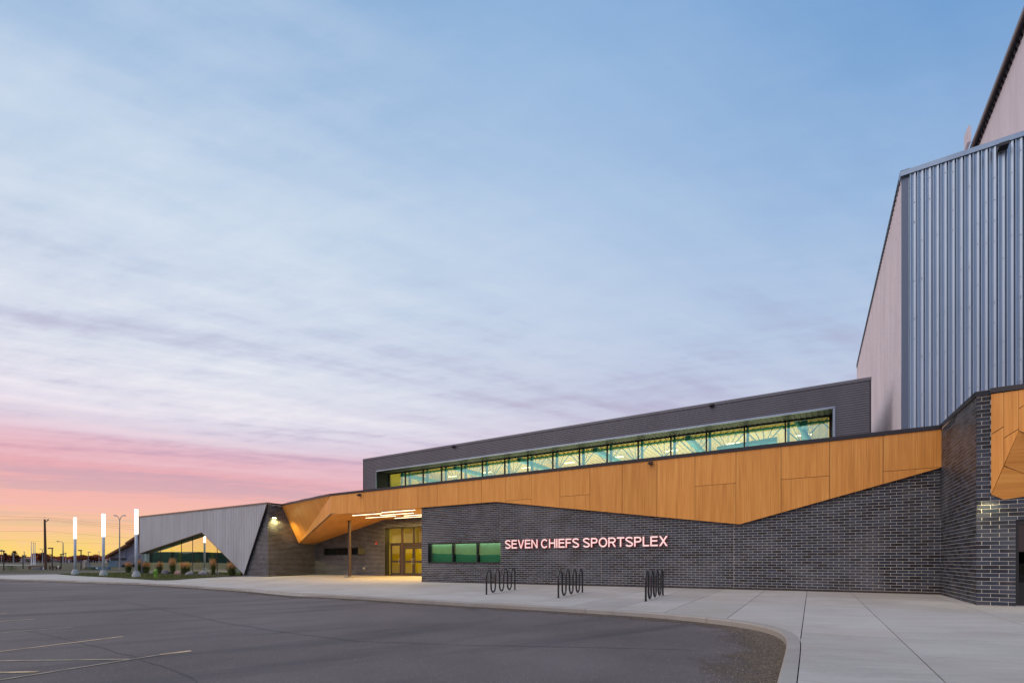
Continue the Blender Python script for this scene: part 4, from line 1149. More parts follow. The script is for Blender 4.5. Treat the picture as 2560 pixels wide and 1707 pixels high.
for poly in ([(2547.2,1077.5),(2680,1125),(2680,1229.5),(2510.8,1163.5)], [(2510,1165.5),(2680,1231.5),(2680,1222),(2510,1248.5),(2479,1235.8)]):
    P_ = [pb(*p) for p in poly]; panel(P_, nB, (S3*.95-Z3*.05), ra, .015)
m = MB(); m.box(pa(2476,983)+nA*.03, (pa(2700,953)-pa(2476,983)), -nA*.35, Z3*.12); m.build('coping', M['dark_flashing'], ra)
l = bpy.data.lights.new('soffit_light', 'SPOT'); l.energy = 30; l.color = (1, .86, .45); l.spot_size = math.radians(100); l.spot_blend = .5; l.shadow_soft_size = .06
o = bpy.data.objects.new('soffit_light', l); COL.objects.link(o); o.location = W(sR+.16, TP-.30, 1.62); o.rotation_euler = (W(sR+.35, TP+.10, .2)-o.location).to_track_quat('-Z', 'Y').to_euler(); set_parent(o, ra)

# ================================================================ ARENA HALL
TA = 22.0; sA = on_t(2255, 1402, TA)[0]; hA = (on_t(2252, 433, TA)[1]+on_t(2560, 333, TA)[1])/2
are = empty('arena_hall', W(sA, TA, 4.1), 'tall arena block with ribbed silver metal cladding and pale metal side wall', 'building')
m = MB(); m.stbox(sA+.04, sA+34, TA+.12, TA+19.3, 4.0, hA-.2); m.build('core', M['pale_metal'], are)
SP = .205
def profiled(s0, s1, t, h0, h1, pitch, prof):
    m = MB(); pts = []; s = s0
    while s < s1:
        for f, d in prof: pts.append((s+pitch*f, t-d))
        s += pitch
    for (a, ta), (b, tb) in zip(pts, pts[1:]): m.face([W(a, ta, h0), W(b, tb, h0), W(b, tb, h1), W(a, ta, h1)])
    return m
rm = profiled(sA+.18, sA+20, TA, 4.0, hA-.16, SP, [(0,0),(.10,0),(.15,.085),(.22,.088),(.52,.060),(.60,.060),(.66,.075),(.90,.092),(.96,.085),(.985,.0)]); rm.build('ribbed_cladding', M['silver_metal'], are)
m = MB(); m.stbox(sA-.01, sA+.18, TA-.012, TA+.1, 4.0, hA-.16); m.build('corner_trim', M['corner_blue'], are)
m = MB(); m.stbox(sA-.06, sA+20, TA-.12, TA+.2, hA-.17, hA); m.build('coping', M['silver_metal'], are)
# fine-ribbed side wall
tEnd = on_s(2143.5, 1402, sA)[0]
m = MB(); t = TA; pts = []
while t < tEnd:
    for f, d in ((0, 0), (.80, 0), (.86, 1), (.94, 1)): pts.append((t+.30*f, d*.018))
    t += .30
pts.append((tEnd, 0))
for (a, da), (b, db) in zip(pts, pts[1:]): m.face([W(sA-da, b if False else a, 4.0), W(sA-da, a, hA-.05), W(sA-db, b, hA-.05), W(sA-db, b, 4.0)])
m.build('side_cladding', M['pale_metal'], are)
m = MB(); t = TA
while t < tEnd:
    m.stbox(sA-.05, sA-.0, t, t+.16, hA-.16, hA-.04); t += .30
m.stbox(sA-.06, sA+.2, TA-.1, tEnd, hA-.04, hA+.03)
m.build('eave_trim', M['dark_flashing'], are)
# fixings
m = MB()
for k in range(240):
    s = sA+.18+SP*(R.randrange(0, 40)+.72); h = 4.4+R.randrange(0, 14)*.68+R.choice([0, .05]); m.stbox(s-.012, s+.012, TA-.098, TA-.090, h, h+.02)
for i in range(0, 60, 2):
    for j in range(13):
        t = TA+.30*(i+.5); h = 5+j*.72+(.25 if i % 4 else 0)
        if t < tEnd-.1: m.box(W(sA-.006, t, h), T3*.025, S3*.006, Z3*.025)
tag(m.build('fixings', M['galv'], are), kind='stuff')
# upper volume
sU = 6.74; s_e = 6.56; hU = 20.0
upv = empty('upper_hall', W(sU, 26, 13.8), 'highest arena volume with pale wall and dark overhanging eave, cut off by the right edge', 'building')
m = MB(); t = 24.2; pts = []
while t < 60:
    for f, d in ((0, 0), (.35, 0), (.5, 1), (.85, 1)): pts.append((t+.30*f, d*.012))
    t += .30
for (a, da), (b, db) in zip(pts, pts[1:]): m.face([W(sU-da, a, 13.0), W(sU-da, a, hU+.3), W(sU-db, b, hU+.3), W(sU-db, b, 13.0)])
m.build('side_cladding', M['pale_metal'], upv)
m = MB(); m.stbox(sU+.02, sU+30, 24.2, 60, 13, hU+.1); m.build('core', M['pale_metal'], upv)
m = MB(); m.prism([W(s_e, 22.5, hU-.10), W(s_e, 60, hU-.10), W(s_e+26, 60, hU+3.2), W(s_e+26, 22.5, hU+3.2)], Z3, .10); m.build('roof', M['dark_flashing'], upv)
m = MB(); m.stbox(s_e-.06, s_e-.001, 22.5, 60, hU-.16, hU); m.build('gutter', M['brown_trim'], upv)
m = MB(); t = 22.5
while t < 60:
    m.stbox(s_e+.10, sU, t, t+.15, hU-.34, hU-.22); t += .30
tag(m.build('corrugated_soffit', M['dark_flashing'], upv), kind='stuff')
te, he = on_s(2432, 345, s_e)
m = MB(); m.stbox(s_e-.26, s_e-.13, te-.35, te+.25, he-.35, he+.35); m.stbox(s_e-.20, s_e-.13, te-.25, te+.15, he+.35, he+.50); m.build('rainwater_head', M['pale_metal'], upv)

# ================================================================ WALL FITTINGS
def wall_cam(px, py, t, label, sz=.14, lit=False):
    s, h = on_t(px, py, t); o = empty('security_light', W(s, t, h), label, 'wall light', 'small black lights fixed high on the walls')
    m = MB(); m.stbox(s-sz*.5, s+sz*.5, t-.05, t-.0, h-sz*.5, h+sz*.5); m.build('back_plate', M['galv'], o)
    m = MB(); m.prism([W(s-sz*.55, t-.05, h-sz*.5), W(s-sz*.55, t-.05-sz*1.1, h-sz*.35), W(s-sz*.55, t-.05-sz*1.1, h+sz*.1), W(s-sz*.55, t-.05, h+sz*.5)], -S3, sz*1.1); m.build('housing', M['black_frame'], o)
wall_cam(901, 1237, TF, 'small black light on the timber fascia left of the clerestory corner', .16)
wall_cam(1628, 1158, TF, 'small black light on the timber fascia above the letters of the sign', .14)
wall_cam(1135.5, 1116.5, TC, 'small black light near the top of the corrugated clerestory, left of the two', .15)
wall_cam(1780, 1013.5, TC, 'small black light near the top of the corrugated clerestory, right of the two', .15)
wall_cam(2504, 372, TA-.08, 'black floodlight on the ribbed metal just under its parapet', .22)
# lit wall pack on the wing's side wall
t_, h_ = on_s(684, 1294, sW)
o = empty('wall_lamp', W(sW, t_, h_), 'lit wall lamp throwing yellow light down the brick beside the metal cladding', 'wall lamp')
m = MB(); m.box(W(sW, t_-.15, h_), T3*.30, -S3*.001+S3*.16, Z3*.07); m.build('housing', M['black_frame'], o)
m = MB(); m.box(W(sW+.02, t_-.12, h_-.03), T3*.24, S3*.12, Z3*.028); m.build('lens', M['lamp_pack'], o)
l = bpy.data.lights.new('wall_lamp_light', 'SPOT'); l.energy = 380; l.color = (1, .78, .26); l.spot_size = math.radians(150); l.spot_blend = .7; l.shadow_soft_size = .1
lo = bpy.data.objects.new('wall_lamp_light', l); COL.objects.link(lo); lo.location = W(sW+.22, t_, h_-.06); lo.rotation_euler = (W(sW+.5, t_+.5, h_-3)-lo.location).to_track_quat('-Z', 'Y').to_euler(); set_parent(lo, o)
s, h = on_t(942, 1357.5, TB)
o = empty('fire_bell', W(s, TB, h), 'round red fire bell on the brick left of the entrance', 'fire bell')
m = MB(); m.tube([W(s, TB, h), W(s, TB-.05, h), W(s, TB-.09, h), W(s, TB-.10, h)], [.05, .13, .11, .02], 16); m.build('bell', M['red_enamel'], o)
m = MB(); m.stbox(s-.09, s+.05, TB-.11, TB-.10, h-.06, h-.02); m.build('plate', M['white_paint'], o)
s, h = on_t(911, 1420, TB)
o = empty('hose_connection', W(s, TB, h), 'small pale pipe outlet low on the brick between column and doors', 'pipe outlet')
m = MB(); m.tube([W(s, TB, h), W(s, TB-.05, h)], .11, 12); m.build('flange', M['conc_base'], o)
m = MB(); m.tube([W(s, TB-.05, h), W(s-.02, TB-.16, h-.04)], [.07, .06], 10); m.build('spout', M['steel'], o)

# ---------------------------------------------------------------- sign letters
sg = empty('wall_sign', W(on_t(1262,1371,TM)[0], TM, on_t(1262,1371,TM)[1]), 'row of pink-lit raised letters reading SEVEN CHIEFS SPORTSPLEX on the dark brick wall', 'sign')
sx0, hbse = on_t(1263.5, 1371, TM-.09); sx1, hb1 = on_t(1669.8, 1363.8, TM-.09); hbse = (hbse+hb1)/2
capH = .42
txt = 'SEVEN CHIEFS SPORTSPLEX'
adv = {'S':.667,'E':.667,'V':.667,'N':.722,'C':.722,'H':.722,'I':.278,'F':.611,'P':.667,'O':.778,'R':.722,'T':.611,'L':.556,'X':.667,' ':.30}
def glyph(ch):
    """letters drawn as strokes on a 1-high cap grid; returns list of polygons (x,y)"""
    w = {'S':.86,'E':.80,'V':.90,'N':.86,'C':.96,'H':.86,'I':.16,'F':.74,'P':.82,'O':1.02,'R':.88,'T':.84,'L':.70,'X':.90}[ch]; k = .158
    def rect(x0, y0, x1, y1): return [(x0,y0),(x1,y0),(x1,y1),(x0,y1)]
    def arc(cx, cy, rx, ry, a0, a1, n=18, kk=k):
        P = []
        for i in range(n+1):
            a = math.radians(a0+(a1-a0)*i/n); P.append((cx+rx*math.cos(a), cy+ry*math.sin(a)))
        return [strip(P, kk)]
    def strip(P, kk):
        L, Rr = [], []
        for i, p in enumerate(P):
            q0, q1 = P[max(i-1, 0)], P[min(i+1, len(P)-1)]; dx, dy = q1[0]-q0[0], q1[1]-q0[1]; l = math.hypot(dx, dy); nx, ny = -dy/l*kk/2, dx/l*kk/2
            L.append((p[0]+nx, p[1]+ny)); Rr.append((p[0]-nx, p[1]-ny))
        return L+Rr[::-1]
    h = k/2
    if ch == 'E': g = [rect(0,0,k,1), rect(k,0,w,k), rect(k,1-k,w*.97,1), rect(k,.46,w*.92,.46+k)]
    elif ch == 'F': g = [rect(0,0,k,1), rect(k,1-k,w,1), rect(k,.45,w*.88,.45+k)]
    elif ch == 'L': g = [rect(0,0,k,1), rect(k,0,w,k)]
    elif ch == 'H': g = [rect(0,0,k,1), rect(w-k,0,w,1), rect(k,.46,w-k,.46+k)]
    elif ch == 'I': g = [rect(0,0,k,1)]
    elif ch == 'T': g = [rect(0,1-k,w,1), rect(w/2-h,0,w/2+h,1-k)]
    elif ch == 'V': g = [[(0,1),(k*1.1,1),(w/2,.18),(w/2,0),(w/2-k*.55,0)], [(w-k*1.1,1),(w,1),(w/2+k*.55,0),(w/2,0),(w/2,.18)]]
    elif ch == 'N': g = [rect(0,0,k,1), rect(w-k,0,w,1), [(k,1),(k,1-.22),(w-k,0),(w-k,.22)]]
    elif ch == 'X': g = [[(0,0),(k*1.25,0),(w,1),(w-k*1.25,1)], [(w-k*1.25,0),(w,0),(w*.5+k*.62,.5),(w*.5,.5-k*.85)], [(0,1),(w*.5-k*.62,.5),(w*.5,.5+k*.85),(k*1.25,1)]]
    elif ch == 'O': g = arc(w/2,.5,w/2-h,.52-h,0,180,20)+arc(w/2,.5,w/2-h,.52-h,180,360,20)
    elif ch == 'C': g = arc(w/2,.5,w/2-h,.52-h,38,322,30)
    elif ch in 'PR':
        g = [rect(0,0,k,1)]; P = [(k,1-h),(w*.58,1-h)]+[(w*.58+(w*.42-h)*math.cos(math.radians(a)), .73-h*.0+(.27-h)*math.sin(math.radians(a))) for a in range(75,-90,-15)]+[(w*.58,.46+h*.0+.0),(k,.46)]
        P = [(k,1-h),(w*.56,1-h)]+[(w*.56+(w*.42-h)*math.cos(math.radians(a)), .70+(.30-h)*math.sin(math.radians(a))) for a in range(75,-76,-15)]+[(w*.56,.40+h),(k,.40+h)]
        g.append(strip(P, k))
        if ch == 'R': g.append([(w*.46,.42),(w*.66,.44),(w,0),(w-k*1.25,0)])
    elif ch == 'S':
        P = [(w/2+(w/2-h)*math.cos(math.radians(a)), .76-h*.0+(.26-h)*math.sin(math.radians(a))) for a in range(15, 226, 15)]
        P += [(w/2+(w/2-h)*math.cos(math.radians(a)), .25+(.27-h)*math.sin(math.radians(a))) for a in range(45, -166, -15)]
        g = [strip(P, k)]
    return g, w
tot = 0; pos = []
for ch in txt:
    if ch == ' ': tot += .36; pos.append(None); continue
    w = glyph(ch)[1]; pos.append(tot); tot += w+(.12 if ch != 'I' else .14)
tot -= .12
scx = (sx1-sx0)/tot
for ch, x in zip(txt, pos):
    if x is None: continue
    g, w = glyph(ch); m = MB()
    for pi, poly in enumerate(g):
        t0, t1 = TM-.13+.0006*pi, TM-.045
        fr3 = [W(sx0+(x+px)*scx, t0, hbse+py*capH) for px, py in poly]; bk = [p+T3*(t1-t0) for p in fr3]
        n0 = len(m.v); m.v += [tuple(p) for p in fr3+bk]; n = len(poly)
        ar = sum(poly[i][0]*poly[(i+1)%n][1]-poly[(i+1)%n][0]*poly[i][1] for i in range(n))
        for tri in tessellate_polygon([[Vector((a, b, 0)) for a, b in poly]]):
            a, b, c = tri; q = (poly[b][0]-poly[a][0])*(poly[c][1]-poly[a][1])-(poly[b][1]-poly[a][1])*(poly[c][0]-poly[a][0])
            f = [n0+a, n0+b, n0+c] if q > 0 else [n0+a, n0+c, n0+b]
            m.f.append(f); m.uv.append([(0,0)]*3); m.m.append(0); m.f.append([v+n for v in f][::-1]); m.uv.append([(0,0)]*3); m.m.append(1)
        for i in range(n):
            j = (i+1) % n; f = [n0+i, n0+n+i, n0+n+j, n0+j]
            if ar < 0: f = f[::-1]
            m.f.append(f); m.uv.append([(0,0)]*4); m.m.append(1)
    m.build('letter', [M['sign_face'], M['sign_side']], sg)

# ================================================================ BIKE RACKS
def bike_rack(near, far, label):
    p, q = G(*near), G(*far); d = (q-p); d.z = 0; L = d.length; d.normalize()
    o = empty('bike_rack', p, label, 'bike rack', 'wave bike racks on the pavement')
    n = 8; sp = L/(n-1); r = sp/2; H = .88; pts = []
    def P(x, z): b = p+d*x; return Vector((b.x, b.y, gz(b.x, b.y)+z))
    pts += [P(0, -.02), P(0, .3)]
    for k in range(n-1):
        if k % 2 == 0:
            for a in range(0, 181, 20): pts.append(P(sp*k+r-r*math.cos(math.radians(a)), H-r*1.3+r*1.3*math.sin(math.radians(a))))
        else:
            for a in range(0, 181, 20): pts.append(P(sp*k+r-r*math.cos(math.radians(a)), .05+r*1.2-r*1.2*math.sin(math.radians(a))))
    pts += [P(L, .3), P(L, -.02)]
    m = MB(); m.tube(pts, .031, 10); m.build('wave_tube', M['rack_black'], o, True)
    for x in (0, L):
        m = MB(); m.tube([P(x, -.01), P(x, .008)], .045, 12); m.build('foot_plate', M['rack_black'], o)
bike_rack((1216.2,1485.2), (1287.2,1473.6), 'black wave bike rack under the letters nearest the green window, first from the entrance')
bike_rack((1396,1493.5), (1456,1480), 'black wave bike rack in the middle of the row, under the sign')
bike_rack((1614.5,1502.5), (1657,1487.5), 'black wave bike rack at the end of the row, seen almost end on')

# ================================================================ LIGHT COLUMNS
def light_column(px, base, label, hL=1.92):
    p = G(px, base); o = empty('light_column', p, label, 'light column', 'glowing columns beside the lawn')
    m = MB(); m.tube([p-Z3*.1, p+Z3*.26, p+Z3*.29], [.275,.275,.26], 24); m.tube([p+Z3*.285, p+Z3*.44, p+Z3*.47], [.21,.21,.19], 24); m.build('concrete_base', M['conc_base'], o, False)
    for k in range(6):
        a = k*math.pi/3; b = MB(); c = p+Vector((math.cos(a)*.15, math.sin(a)*.15, .465)); b.tube([c, c+Z3*.05], .018, 6); b.build('anchor_bolt', M['steel'], o)
    m = MB(); m.tube([p+Z3*.44, p+Z3*3.36], .098, 20); m.build('post', M['pole_grey'], o, True)
    m = MB(); m.tube([p+Z3*3.362, p+Z3*(3.36+hL)], .108, 20); m.build('lamp_tube', M['lamp_cool'], o, True)
    m = MB(); m.tube([p+Z3*(3.362+hL), p+Z3*(3.38+hL)], .110, 20); m.build('cap', M['galv'], o)
light_column(187.5, 1436.3, 'white glowing light column farthest from the metal-clad wing, leftmost of the three')
light_column(258.5, 1439.3, 'white glowing light column in the middle, in front of the brown-roofed hall')
light_column(340.5, 1443.0, 'white glowing light column nearest the camera, beside the corner of the metal cladding')

# ================================================================ LAWN, PLANTS, ROCKS
lp = [(140,1434.8),(200,1439.2),(300,1444.2),(390,1450),(430,1449.8),(500,1444.6),(572,1440.8),(614,1438.9),(612,1434),(560,1431.5),(480,1430.6),(400,1430.2),(330,1430.6),(290,1431.6),(200,1433.5)]
LP = [G(*p) for p in lp]
def inside(poly, x, y):
    c = False; n = len(poly)
    for i in range(n):
        a, b = poly[i], poly[(i+1) % n]
        if (a.y > y) != (b.y > y) and x < (b.x-a.x)*(y-a.y)/(b.y-a.y)+a.x: c = not c
    return c
m = MB(); tr = [Vector((p.x, p.y, gz(p.x, p.y)+.012)) for p in LP]; m.v = [tuple(p) for p in tr]
from mathutils.geometry import delaunay_2d_cdt
ptsi = []
xs_ = [p.x for p in LP]; ys_ = [p.y for p in LP]
for i in range(60):
    for j in range(24):
        x = min(xs_)+(max(xs_)-min(xs_))*i/59; y = min(ys_)+(max(ys_)-min(ys_))*j/23
        if inside(LP, x, y): ptsi.append((x, y))
allp = [Vector((p.x, p.y)) for p in LP]+[Vector(p) for p in ptsi]
rv, _, rf, *_x = delaunay_2d_cdt(allp, [], [list(range(len(LP)))], 1, 1e-4)
m = MB()
for v in rv: m.v.append((v.x, v.y, gz(v.x, v.y)+.012+.03*noise.noise(Vector((v.x*.8, v.y*.8, 0)))+.01))
for f in rf: m.f.append(list(f)); m.uv.append([(0,0)]*len(f)); m.m.append(0)
struct(m.build('lawn', M['grass'], None, True))
m = MB(); cnt = 0
while cnt < 16000:
    x = R.uniform(min(xs_), max(xs_)); y = R.uniform(min(ys_), max(ys_))
    if not inside(LP, x, y): continue
    cnt += 1; z = gz(x, y)+.02; hgt = R.uniform(.04, .11); a = R.random()*3.14; w = R.uniform(.010, .022); lx, ly = R.uniform(-.03,.03), R.uniform(-.03,.03)
    m.face([(x-math.cos(a)*w, y-math.sin(a)*w, z), (x+math.cos(a)*w, y+math.sin(a)*w, z), (x+lx, y+ly, z+hgt)])
mat('blade', (.11,.125,.022), .8, var=.5, vscale=2.2)
tag(m.build('grass', M['blade']), kind='stuff')
# dark planting strip of mulch along the glass
m = MB()
a, b = gx(330) if False else s_l-3, sG-.1
N = 24
for i in range(N):
    s0, s1 = a+(b-a)*i/N, a+(b-a)*(i+1)/N
    m.face([Vector((W(s,t,0).x, W(s,t,0).y, gst(s,t)+.045)) for s, t in ((s0, TW-1.3), (s1, TW-1.3), (s1, TW+.35), (s0, TW+.35))])
mat('mulch', (.055,.040,.028), .95, bump=1, bscale=10, var=.5, vscale=5)
struct(m.build('planting_bed', M['mulch']))
def reed_mesh(seed):
    r = random.Random(seed); g = MB(); pl = MB()
    for k in range(260):
        a = r.random()*6.28; sp = r.uniform(.02, .20); h = r.uniform(.45, .95); out = r.uniform(.05, .34)
        b = Vector((math.cos(a)*sp*.7, math.sin(a)*sp*.7, 0)); w = .008
        n = Vector((-math.sin(a), math.cos(a), 0))*w; md = b+Vector((math.cos(a), math.sin(a), 0))*out*.35+Z3*h*.6; tp = b+Vector((math.cos(a), math.sin(a), 0))*out+Z3*h
        g.face([b-n, b+n, md+n*.8, md-n*.8]); g.face([md-n*.8, md+n*.8, tp])
    for k in range(120):
        a = r.random()*6.28; out = abs(r.gauss(.12, .09)); h = r.uniform(.72, 1.22)
        b = Vector((math.cos(a)*.05, math.sin(a)*.05, .3)); tp = Vector((math.cos(a)*out, math.sin(a)*out, h)); s0 = b.lerp(tp, .55)
        d = (tp-s0)
        for tw in (0, 1.57):
            n = Vector((math.cos(a+tw+.8), math.sin(a+tw+.8), 0))*r.uniform(.014, .026)
            pl.face([s0, s0+d*.35+n, tp, s0+d*.35-n])
        n = Vector((-math.sin(a), math.cos(a), 0))*.003; g.face([b-n, b+n, s0+n, s0-n])
    return g, pl
def reed(px, by, ty, label, seed):
    p = G(px, by); hpx = (by-ty)*p.y/F; k = hpx/1.12
    o = empty('feather_reed_grass', (0, 0, 0), label, 'ornamental grass', 'feather reed grasses in front of the glass')
    g, pl = reed_mesh(seed); g.build('blades', M['reed_green'], o); pl.build('plumes', M['reed_plume'], o)
    o.location = p; vv = 1+.16*math.sin(seed*2.3); o.scale = (k*1.12*vv, k*1.12*vv, k*1.02*(2-vv)); o.rotation_euler = (0, 0, seed)
reeds = [(321,1431.5,1401,'tufted reed grass left of the nearest light column, against the far grey hall'),(348,1432,1403,'reed grass partly hidden behind the nearest light column'),(365,1433,1400,'reed grass at the left corner of the glass, by the small pale rock'),
 (399,1434,1402,'reed grass behind the hydrant, left of the dark angular boulder'),(430.5,1435,1400,'reed grass between the dark angular boulder and the pinkish boulder'),(461,1436,1399.5,'tall reed grass between the pinkish boulder and the pale stacked boulder'),
 (496,1436,1400.5,'reed grass just left of the wide flat grey boulder, under the peak of the cladding'),(534,1437.5,1399,'reed grass to the right of the second yellow column'),(579,1439.5,1398,'reed grass at the far right, near the pointed tip of the metal cladding')]
for i, (x, b, t_, lb) in enumerate(reeds): reed(x, b, t_, lb, i+1)
def rock(px, by, wpx, hpx, mt, label, seed, double=False):
    p = G(px, by); kk = p.y/F; w, h = wpx*kk, hpx*kk; r = random.Random(seed)
    import bmesh
    bm = bmesh.new(); bmesh.ops.create_icosphere(bm, subdivisions=3, radius=.5)
    for v in bm.verts:
        n = noise.noise(v.co*2.2+Vector((seed*3.1, 0, 0)))*.26+noise.noise(v.co*6+Vector((0, seed, 0)))*.07
        v.co *= 1+n
        v.co = Vector((v.co.x*w, v.co.y*w*.8, max(-.15, v.co.z+.25)*h*1.35))
    me = bpy.data.meshes.new('boulder'); bm.to_mesh(me); bm.free(); me.materials.append(M[mt])
    o = bpy.data.objects.new('boulder', me); COL.objects.link(o); o.location = p; tag(o, label, 'boulder', 'boulders on the lawn edge'); return o
for i, a_ in enumerate([(378,1434,8,6,'rock_grey','small pale boulder beside the green hydrant'),(356,1430.5,12,6,'rock_grey','low grey boulder just right of the nearest light column'),(384,1433.5,9,8,'rock_dark','dark small boulder tucked behind the green hydrant'),
    (413.5,1435,19,11,'rock_dark','dark angular boulder right of the hydrant'),(444,1437,15,11,'rock_pink','rounded pinkish boulder by the yellow column'),(474,1438,19,10,'rock_grey','pale boulder carrying a smaller one, left of centre'),(480,1434,10,9,'rock_grey','smaller pale stone sitting on top of the pale boulder'),
    (507.5,1437.5,22,11,'rock_grey','wide flat-topped grey boulder'),(555,1437.5,19,8.5,'rock_dark','flat purplish dark boulder nearest the tip of the cladding')]): rock(*a_, i+1)
# hydrant
p = G(389.5, 1444.5); k = p.y/F
o = empty('fire_hydrant', p, 'bright green fire hydrant on the lawn in front of the glass', 'hydrant')
m = MB(); m.tube([p-Z3*.05, p+Z3*.03, p+Z3*.031, p+Z3*.50, p+Z3*.51, p+Z3*.56, p+Z3*.62, p+Z3*.66], [.16,.16,.105,.105,.14,.14,.09,.03], 16); m.build('barrel', M['hydrant_green'], o, False)
for d in (S3, -S3, -T3):
    m = MB(); c = p+Z3*.42; m.tube([c+d*.08, c+d*.17, c+d*.171, c+d*.20], [.055,.055,.07,.06], 10); m.build('outlet_cap', M['hydrant_green'], o)
m = MB(); m.tube([p+Z3*.66, p+Z3*.71], .028, 5); m.build('operating_nut', M['hydrant_green'], o)
# small bollard light near the wing corner
p = G(353, 1431); o = empty('bollard', p, 'short pale bollard at the left foot of the glass wall', 'bollard')
m = MB(); m.tube([p, p+Z3*.75], .06, 10); m.build('post', M['white_paint'], o); m = MB(); m.tube([p+Z3*.75, p+Z3*.8], .065, 10); m.build('cap', M['galv'], o)

# ================================================================ STREET BEYOND
kr = struct(empty('street_kerb', (0,0,0)))
m = MB()
for i in range(30):
    a, b = -90+3*i, -90+3*(i+1)
    m.box(Vector((a, 57.3, gz(a, 57.3)-.13)), Vector((b-a-.02, 0, gz(b,57.3)-gz(a,57.3))), Vector((0,.22,0)), Z3*.17)
m.build('kerbstone', M['concrete'], kr)
def gp(px, Z): x = (px-CX)/F*Z; return Vector((x, Z, zfield(x, Z)))
def strip(name, pts, w, mtl, dz):
    mm = MB(); P = [Vector(p) for p in pts]
    for a, b in zip(P, P[1:]):
        N = 8
        for i in range(N):
            u, v = a.lerp(b, i/N), a.lerp(b, (i+1)/N); mm.face([(u.x, u.y-w/2, zfield(u.x, u.y-w/2)+dz), (v.x, v.y-w/2, zfield(v.x, v.y-w/2)+dz), (v.x, v.y+w/2, zfield(v.x, v.y+w/2)+dz), (u.x, u.y+w/2, zfield(u.x, u.y+w/2)+dz)])
    return struct(mm.build(name, mtl))
strip('path', [gp(-60, 82), gp(80, 82)], 4.5, M['concrete'], .03)
strip('side_street', [gp(-400, 138), gp(330, 138)], 6, M['asphalt'], .03)
def tubeobj(name, mt, par, pts, rad, seg=6): m = MB(); m.tube(pts, rad, seg); return m.build(name, M[mt], par)
# black shoebox lamps
def area_lamp(px, top, Z, side, label, mt='black_frame', grp='black shoebox lamps along the street', alen=.9):
    p = gp(px, Z); h = EYE+(HY-top)/F*Z
    o = empty('parking_lamp', p, label, 'street lamp', grp)
    tubeobj('post', mt, o, [p-Z3*.2, Vector((p.x, p.y, h))], .055)
    m = MB(); x0, x1 = sorted((p.x, p.x+side*alen)); m.wbox(x0 if side > 0 else x0, p.y-.16, h-.10, x1, p.y+.16, h+.03); m.build('lamp_head', M[mt], o)
area_lamp(9.3, 1376, 56.8+2, -1, 'black shoebox lamp at the extreme left edge, arm to the left', alen=.35*1.2)
area_lamp(57.5, 1387.5, 64, 1, 'black shoebox lamp beside the lilac house, arm to the right', alen=.3)
area_lamp(130.5, 1369, 60, -1, 'tall black shoebox lamp just right of the timber power pole', alen=.42)
area_lamp(152.5, 1384.5, 66, 1, 'black shoebox lamp left of the leftmost light column, arm to the right', alen=.32)
area_lamp(164.3, 1381.5, 88, -1, 'slim grey lamp behind the leftmost light column, arm to the left', 'galv', alen=.32)
area_lamp(202.5, 1374.5, 61, -1, 'black shoebox lamp right of the leftmost light column, arm to the left', alen=.25)
area_lamp(220.6, 1379, 100, 1, 'slim grey lamp in front of the trees, right of the leftmost light column', 'galv', alen=.4)
# double arm street lights
def double_lamp(px, top, Z, spread, drop, label, rad=.09):
    p = gp(px, Z); k = Z/F; h = EYE+(HY-top)*k
    o = empty('street_light', p, label, 'street light', 'tall double-armed street lights')
    tubeobj('post', 'galv', o, [p-Z3*.2, Vector((p.x, p.y, h-drop*k))], [rad, rad*.5])
    for sd in (-1, 1):
        q = Vector((p.x, p.y, h-drop*k)); e = Vector((p.x+sd*spread*k, p.y, h))
        pts = [q, q+Vector((sd*spread*k*.28, 0, drop*k*.62)), q+Vector((sd*spread*k*.62, 0, drop*k*.95)), e]
        tubeobj('arm', 'galv', o, pts, rad*.42, 5)
        m = MB(); m.wbox(e.x-(.1 if sd < 0 else .1), e.y-.12, e.z-.08, e.x+sd*spread*k*.25 if sd > 0 else e.x+.1, e.y+.12, e.z+.06) if sd > 0 else m.wbox(e.x-spread*k*.25, e.y-.12, e.z-.08, e.x+.1, e.y+.12, e.z+.06); m.build('lamp_head', M['white_paint'], o)
double_lamp(299, 1288, 62, 11, 12, 'tall double-armed street light in front of the grey brown-roofed hall')
double_lamp(106.3, 1371.5, 95, 5, 3.5, 'small distant double-armed street light just left of the timber power pole')
double_lamp(3.5, 1374, 90, 1.2, 3, 'thin double street light at the far left edge of the picture', .06)
double_lamp(247.5, 1378.5, 130, 2, 1, 'faint thin street light between the trees left of the middle light column', .08)
double_lamp(33.6, 1383, 120, .8, .8, 'pale thin mast in front of the tall conifer at far left', .16)
double_lamp(60.5, 1379, 118, .8, .8, 'pale thin mast in front of the lilac house', .12)
# curved single arm
def single_lamp(px, top, Z, reach, label, rad=.10):
    p = gp(px, Z); k = Z/F; h = EYE+(HY-top)*k; o = empty('street_light', p, label, 'street light')
    tubeobj('post', 'galv', o, [p-Z3*.2, Vector((p.x, p.y, h-5*k)), Vector((p.x-1.2*k, p.y, h-2*k)), Vector((p.x-4*k, p.y, h)), Vector((p.x-reach*k, p.y, h+.3*k))], [rad*1.3, rad*.8, rad*.6, rad*.5, rad*.4])
    m = MB(); m.wbox(p.x-reach*k-3*k, p.y-.15, h-.05, p.x-reach*k, p.y+.15, h+.12); m.build('lamp_head', M['galv'], o)
single_lamp(157.6, 1352.8, 110, 12, 'tall curved single-arm street light between power pole and leftmost light column')
